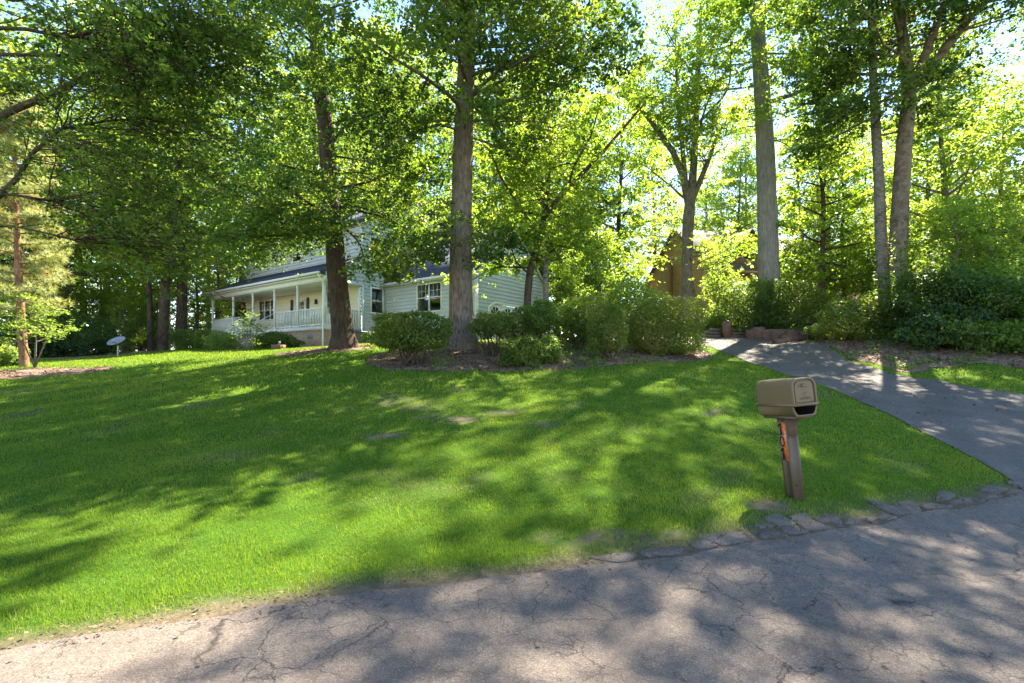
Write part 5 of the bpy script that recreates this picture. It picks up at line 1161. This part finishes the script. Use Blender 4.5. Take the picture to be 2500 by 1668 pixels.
    MB().prism([(-.095, zb - .012), (.095, zb - .012), (.10, zb + .0), (.095, zb + .017), (-.095, zb + .017), (-.10, zb)], 1, YF + .06, YB - .05).build('support', dk, r)
    # fluted square post with bracket
    w = .062; pf = [(-w, -w), (-w * .55, -w), (-w * .5, -w + .006), (w * .5, -w + .006), (w * .55, -w), (w, -w), (w, -w * .55), (w - .006, -w * .5), (w - .006, w * .5), (w, w * .55), (w, w), (-w, w), (-w, w * .55), (-w + .006, w * .5), (-w + .006, -w * .5), (-w, -w * .55)]
    MB().prism(pf, 2, -.2, ZB - .012).build('post', dk, r)
    mb = MB(); V = []
    for z, o_, hw in ((ZB - .2, .012, .044), (ZB - .195, .022, .046), (ZB - .12, .03, .048), (ZB - .05, .05, .056), (ZB - .012, .085, .064)):
        V += [(-hw, -w, z), (-hw * .92, -w - o_, z), (hw * .92, -w - o_, z), (hw, -w, z)]
    fs = [(i * 4 + j, i * 4 + j + 1, (i + 1) * 4 + j + 1, (i + 1) * 4 + j) for i in range(4) for j in range(3)] + [(0, 1, 2, 3), (19, 18, 17, 16)]
    mb.add(V, fs); mb.build('bracket', dk, r)
    MB().tube([(-.02, -w + .003, .12), (-.02, -w - .002, .12)], .006, 8).build('screw', blk, r)
    # number plate on the left face, flowers behind black digits
    m, nt, out = new_mat('flower_plate'); vv = coords(nt, (1, 1, 1))
    vo = nd(nt, 'ShaderNodeTexVoronoi'); vo.inputs['Scale'].default_value = 42; nt.links.new(vv, vo.inputs['Vector'])
    sep = nd(nt, 'ShaderNodeSeparateColor'); nt.links.new(vo.outputs['Color'], sep.inputs[0])
    flower = ramp(nt, vo.outputs['Distance'], [(.0, (.30, .12, .02)), (.15, (.85, .20, .01)), (.5, (.70, .10, .008)), (.7, (.30, .16, .08))])
    c = ramp(nt, sep.outputs[0], [(.0, (.10, .16, .05)), (.3, (.16, .10, .08)), (.45, (.5, .42, .34))], 'CONSTANT')
    c = mixc(nt, ramp(nt, sep.outputs[1], [(.22, 0.0), (.24, 1.0)], 'CONSTANT'), c, flower)
    sx = nd(nt, 'ShaderNodeSeparateXYZ'); nt.links.new(vv, sx.inputs[0]); ma = nd(nt, 'ShaderNodeMath', operation='MULTIPLY_ADD'); ma.inputs[1].default_value = .06; nt.links.new(noise(nt, 22, 3, vv), ma.inputs[0]); nt.links.new(sx.outputs[1], ma.inputs[2])
    c = mixc(nt, ramp(nt, ma.outputs[0], [(.040, 0.0), (.046, .9)]), c, (.34, .27, .19))
    princ(nt, out, c, .4, .4)
    plate = MB().box(-w - .006, -w + .004, -.05, .05, .375, .775).build('number_plate', m, r)
    xs = -w - .008
    def ringdig(cz, ry, rz_):
        mb = MB(); n = 24; V = [(xs + dx, q * ry * math.cos(2 * math.pi * i / n) + .010, cz + (rz_ - (1 - q) * ry) * math.sin(2 * math.pi * i / n)) for dx in (-.002, .003) for q in (1, .62) for i in range(n)]
        fs = []
        for i in range(n): j = (i + 1) % n; fs += [(i, j, n + j, n + i), (i, j, 2 * n + j, 2 * n + i), (n + i, n + j, 3 * n + j, 3 * n + i)]
        return mb.add(V, fs)
    def one(cz):
        mb = MB(); s_ = 1  # seen from -x, +y is to the left
        mb.box(xs - .002, xs + .003, -.001, .023, cz - .052, cz + .06); mb.box(xs - .002, xs + .003, -.018, .040, cz - .064, cz - .0525)
        mb.add([(xs - .002, .023, cz + .06), (xs - .002, .042, cz + .036), (xs - .002, .042, cz + .016), (xs - .002, .023, cz + .034)], [(0, 1, 2, 3)]); return mb
    ink = simple('ink', (.012, .012, .012), .5)
    one(.705).build('digit', ink, plate); ringdig(.575, .034, .056).build('digit', ink, plate); one(.445).build('digit', ink, plate)
mailbox()

# ------------------------------------------------------------------ light, camera
SUN_AZ, SUN_EL = R(35), R(50)
sv = Vector((math.sin(SUN_AZ) * math.cos(SUN_EL), math.cos(SUN_AZ) * math.cos(SUN_EL), math.sin(SUN_EL)))
L = bpy.data.lights.new('sun', 'SUN'); L.energy = 4.3; L.angle = R(.53); L.color = (1, .91, .74)
lo = bpy.data.objects.new('sun', L); COL.objects.link(lo); lo.location = (20, 30, 40); lo.rotation_euler = sv.to_track_quat('Z', 'Y').to_euler()
W = bpy.data.worlds.new('World'); SC.world = W; W.use_nodes = True; nt = W.node_tree
sky = nt.nodes.new('ShaderNodeTexSky'); sky.sky_type = 'NISHITA'; sky.sun_disc = False; sky.sun_elevation = SUN_EL; sky.sun_rotation = SUN_AZ; sky.air_density = 1.0; sky.dust_density = 0; sky.ozone_density = 1.5
bg = nt.nodes['Background']; nt.links.new(sky.outputs[0], bg.inputs[0]); bg.inputs[1].default_value = .07
cam = bpy.data.cameras.new('camera'); cam.sensor_width = 36; cam.lens = 36 * F / 2350; cam.shift_y = 50 / 2350; cam.clip_end = 600; cam.clip_start = .05
co = bpy.data.objects.new('camera', cam); COL.objects.link(co); co.location = (0, 0, HC); co.rotation_euler = (R(90), 0, 0); SC.camera = co
SC.view_settings.view_transform = 'Standard'; SC.view_settings.look = 'None'; SC.view_settings.gamma = 1; SC.view_settings.exposure = 2.85
c = SC.cycles; c.max_bounces = 8; c.diffuse_bounces = 4; c.transmission_bounces = 7; c.transparent_max_bounces = 8; c.glossy_bounces = 3; c.caustics_reflective = False; c.caustics_refractive = False; c.sample_clamp_indirect = 6
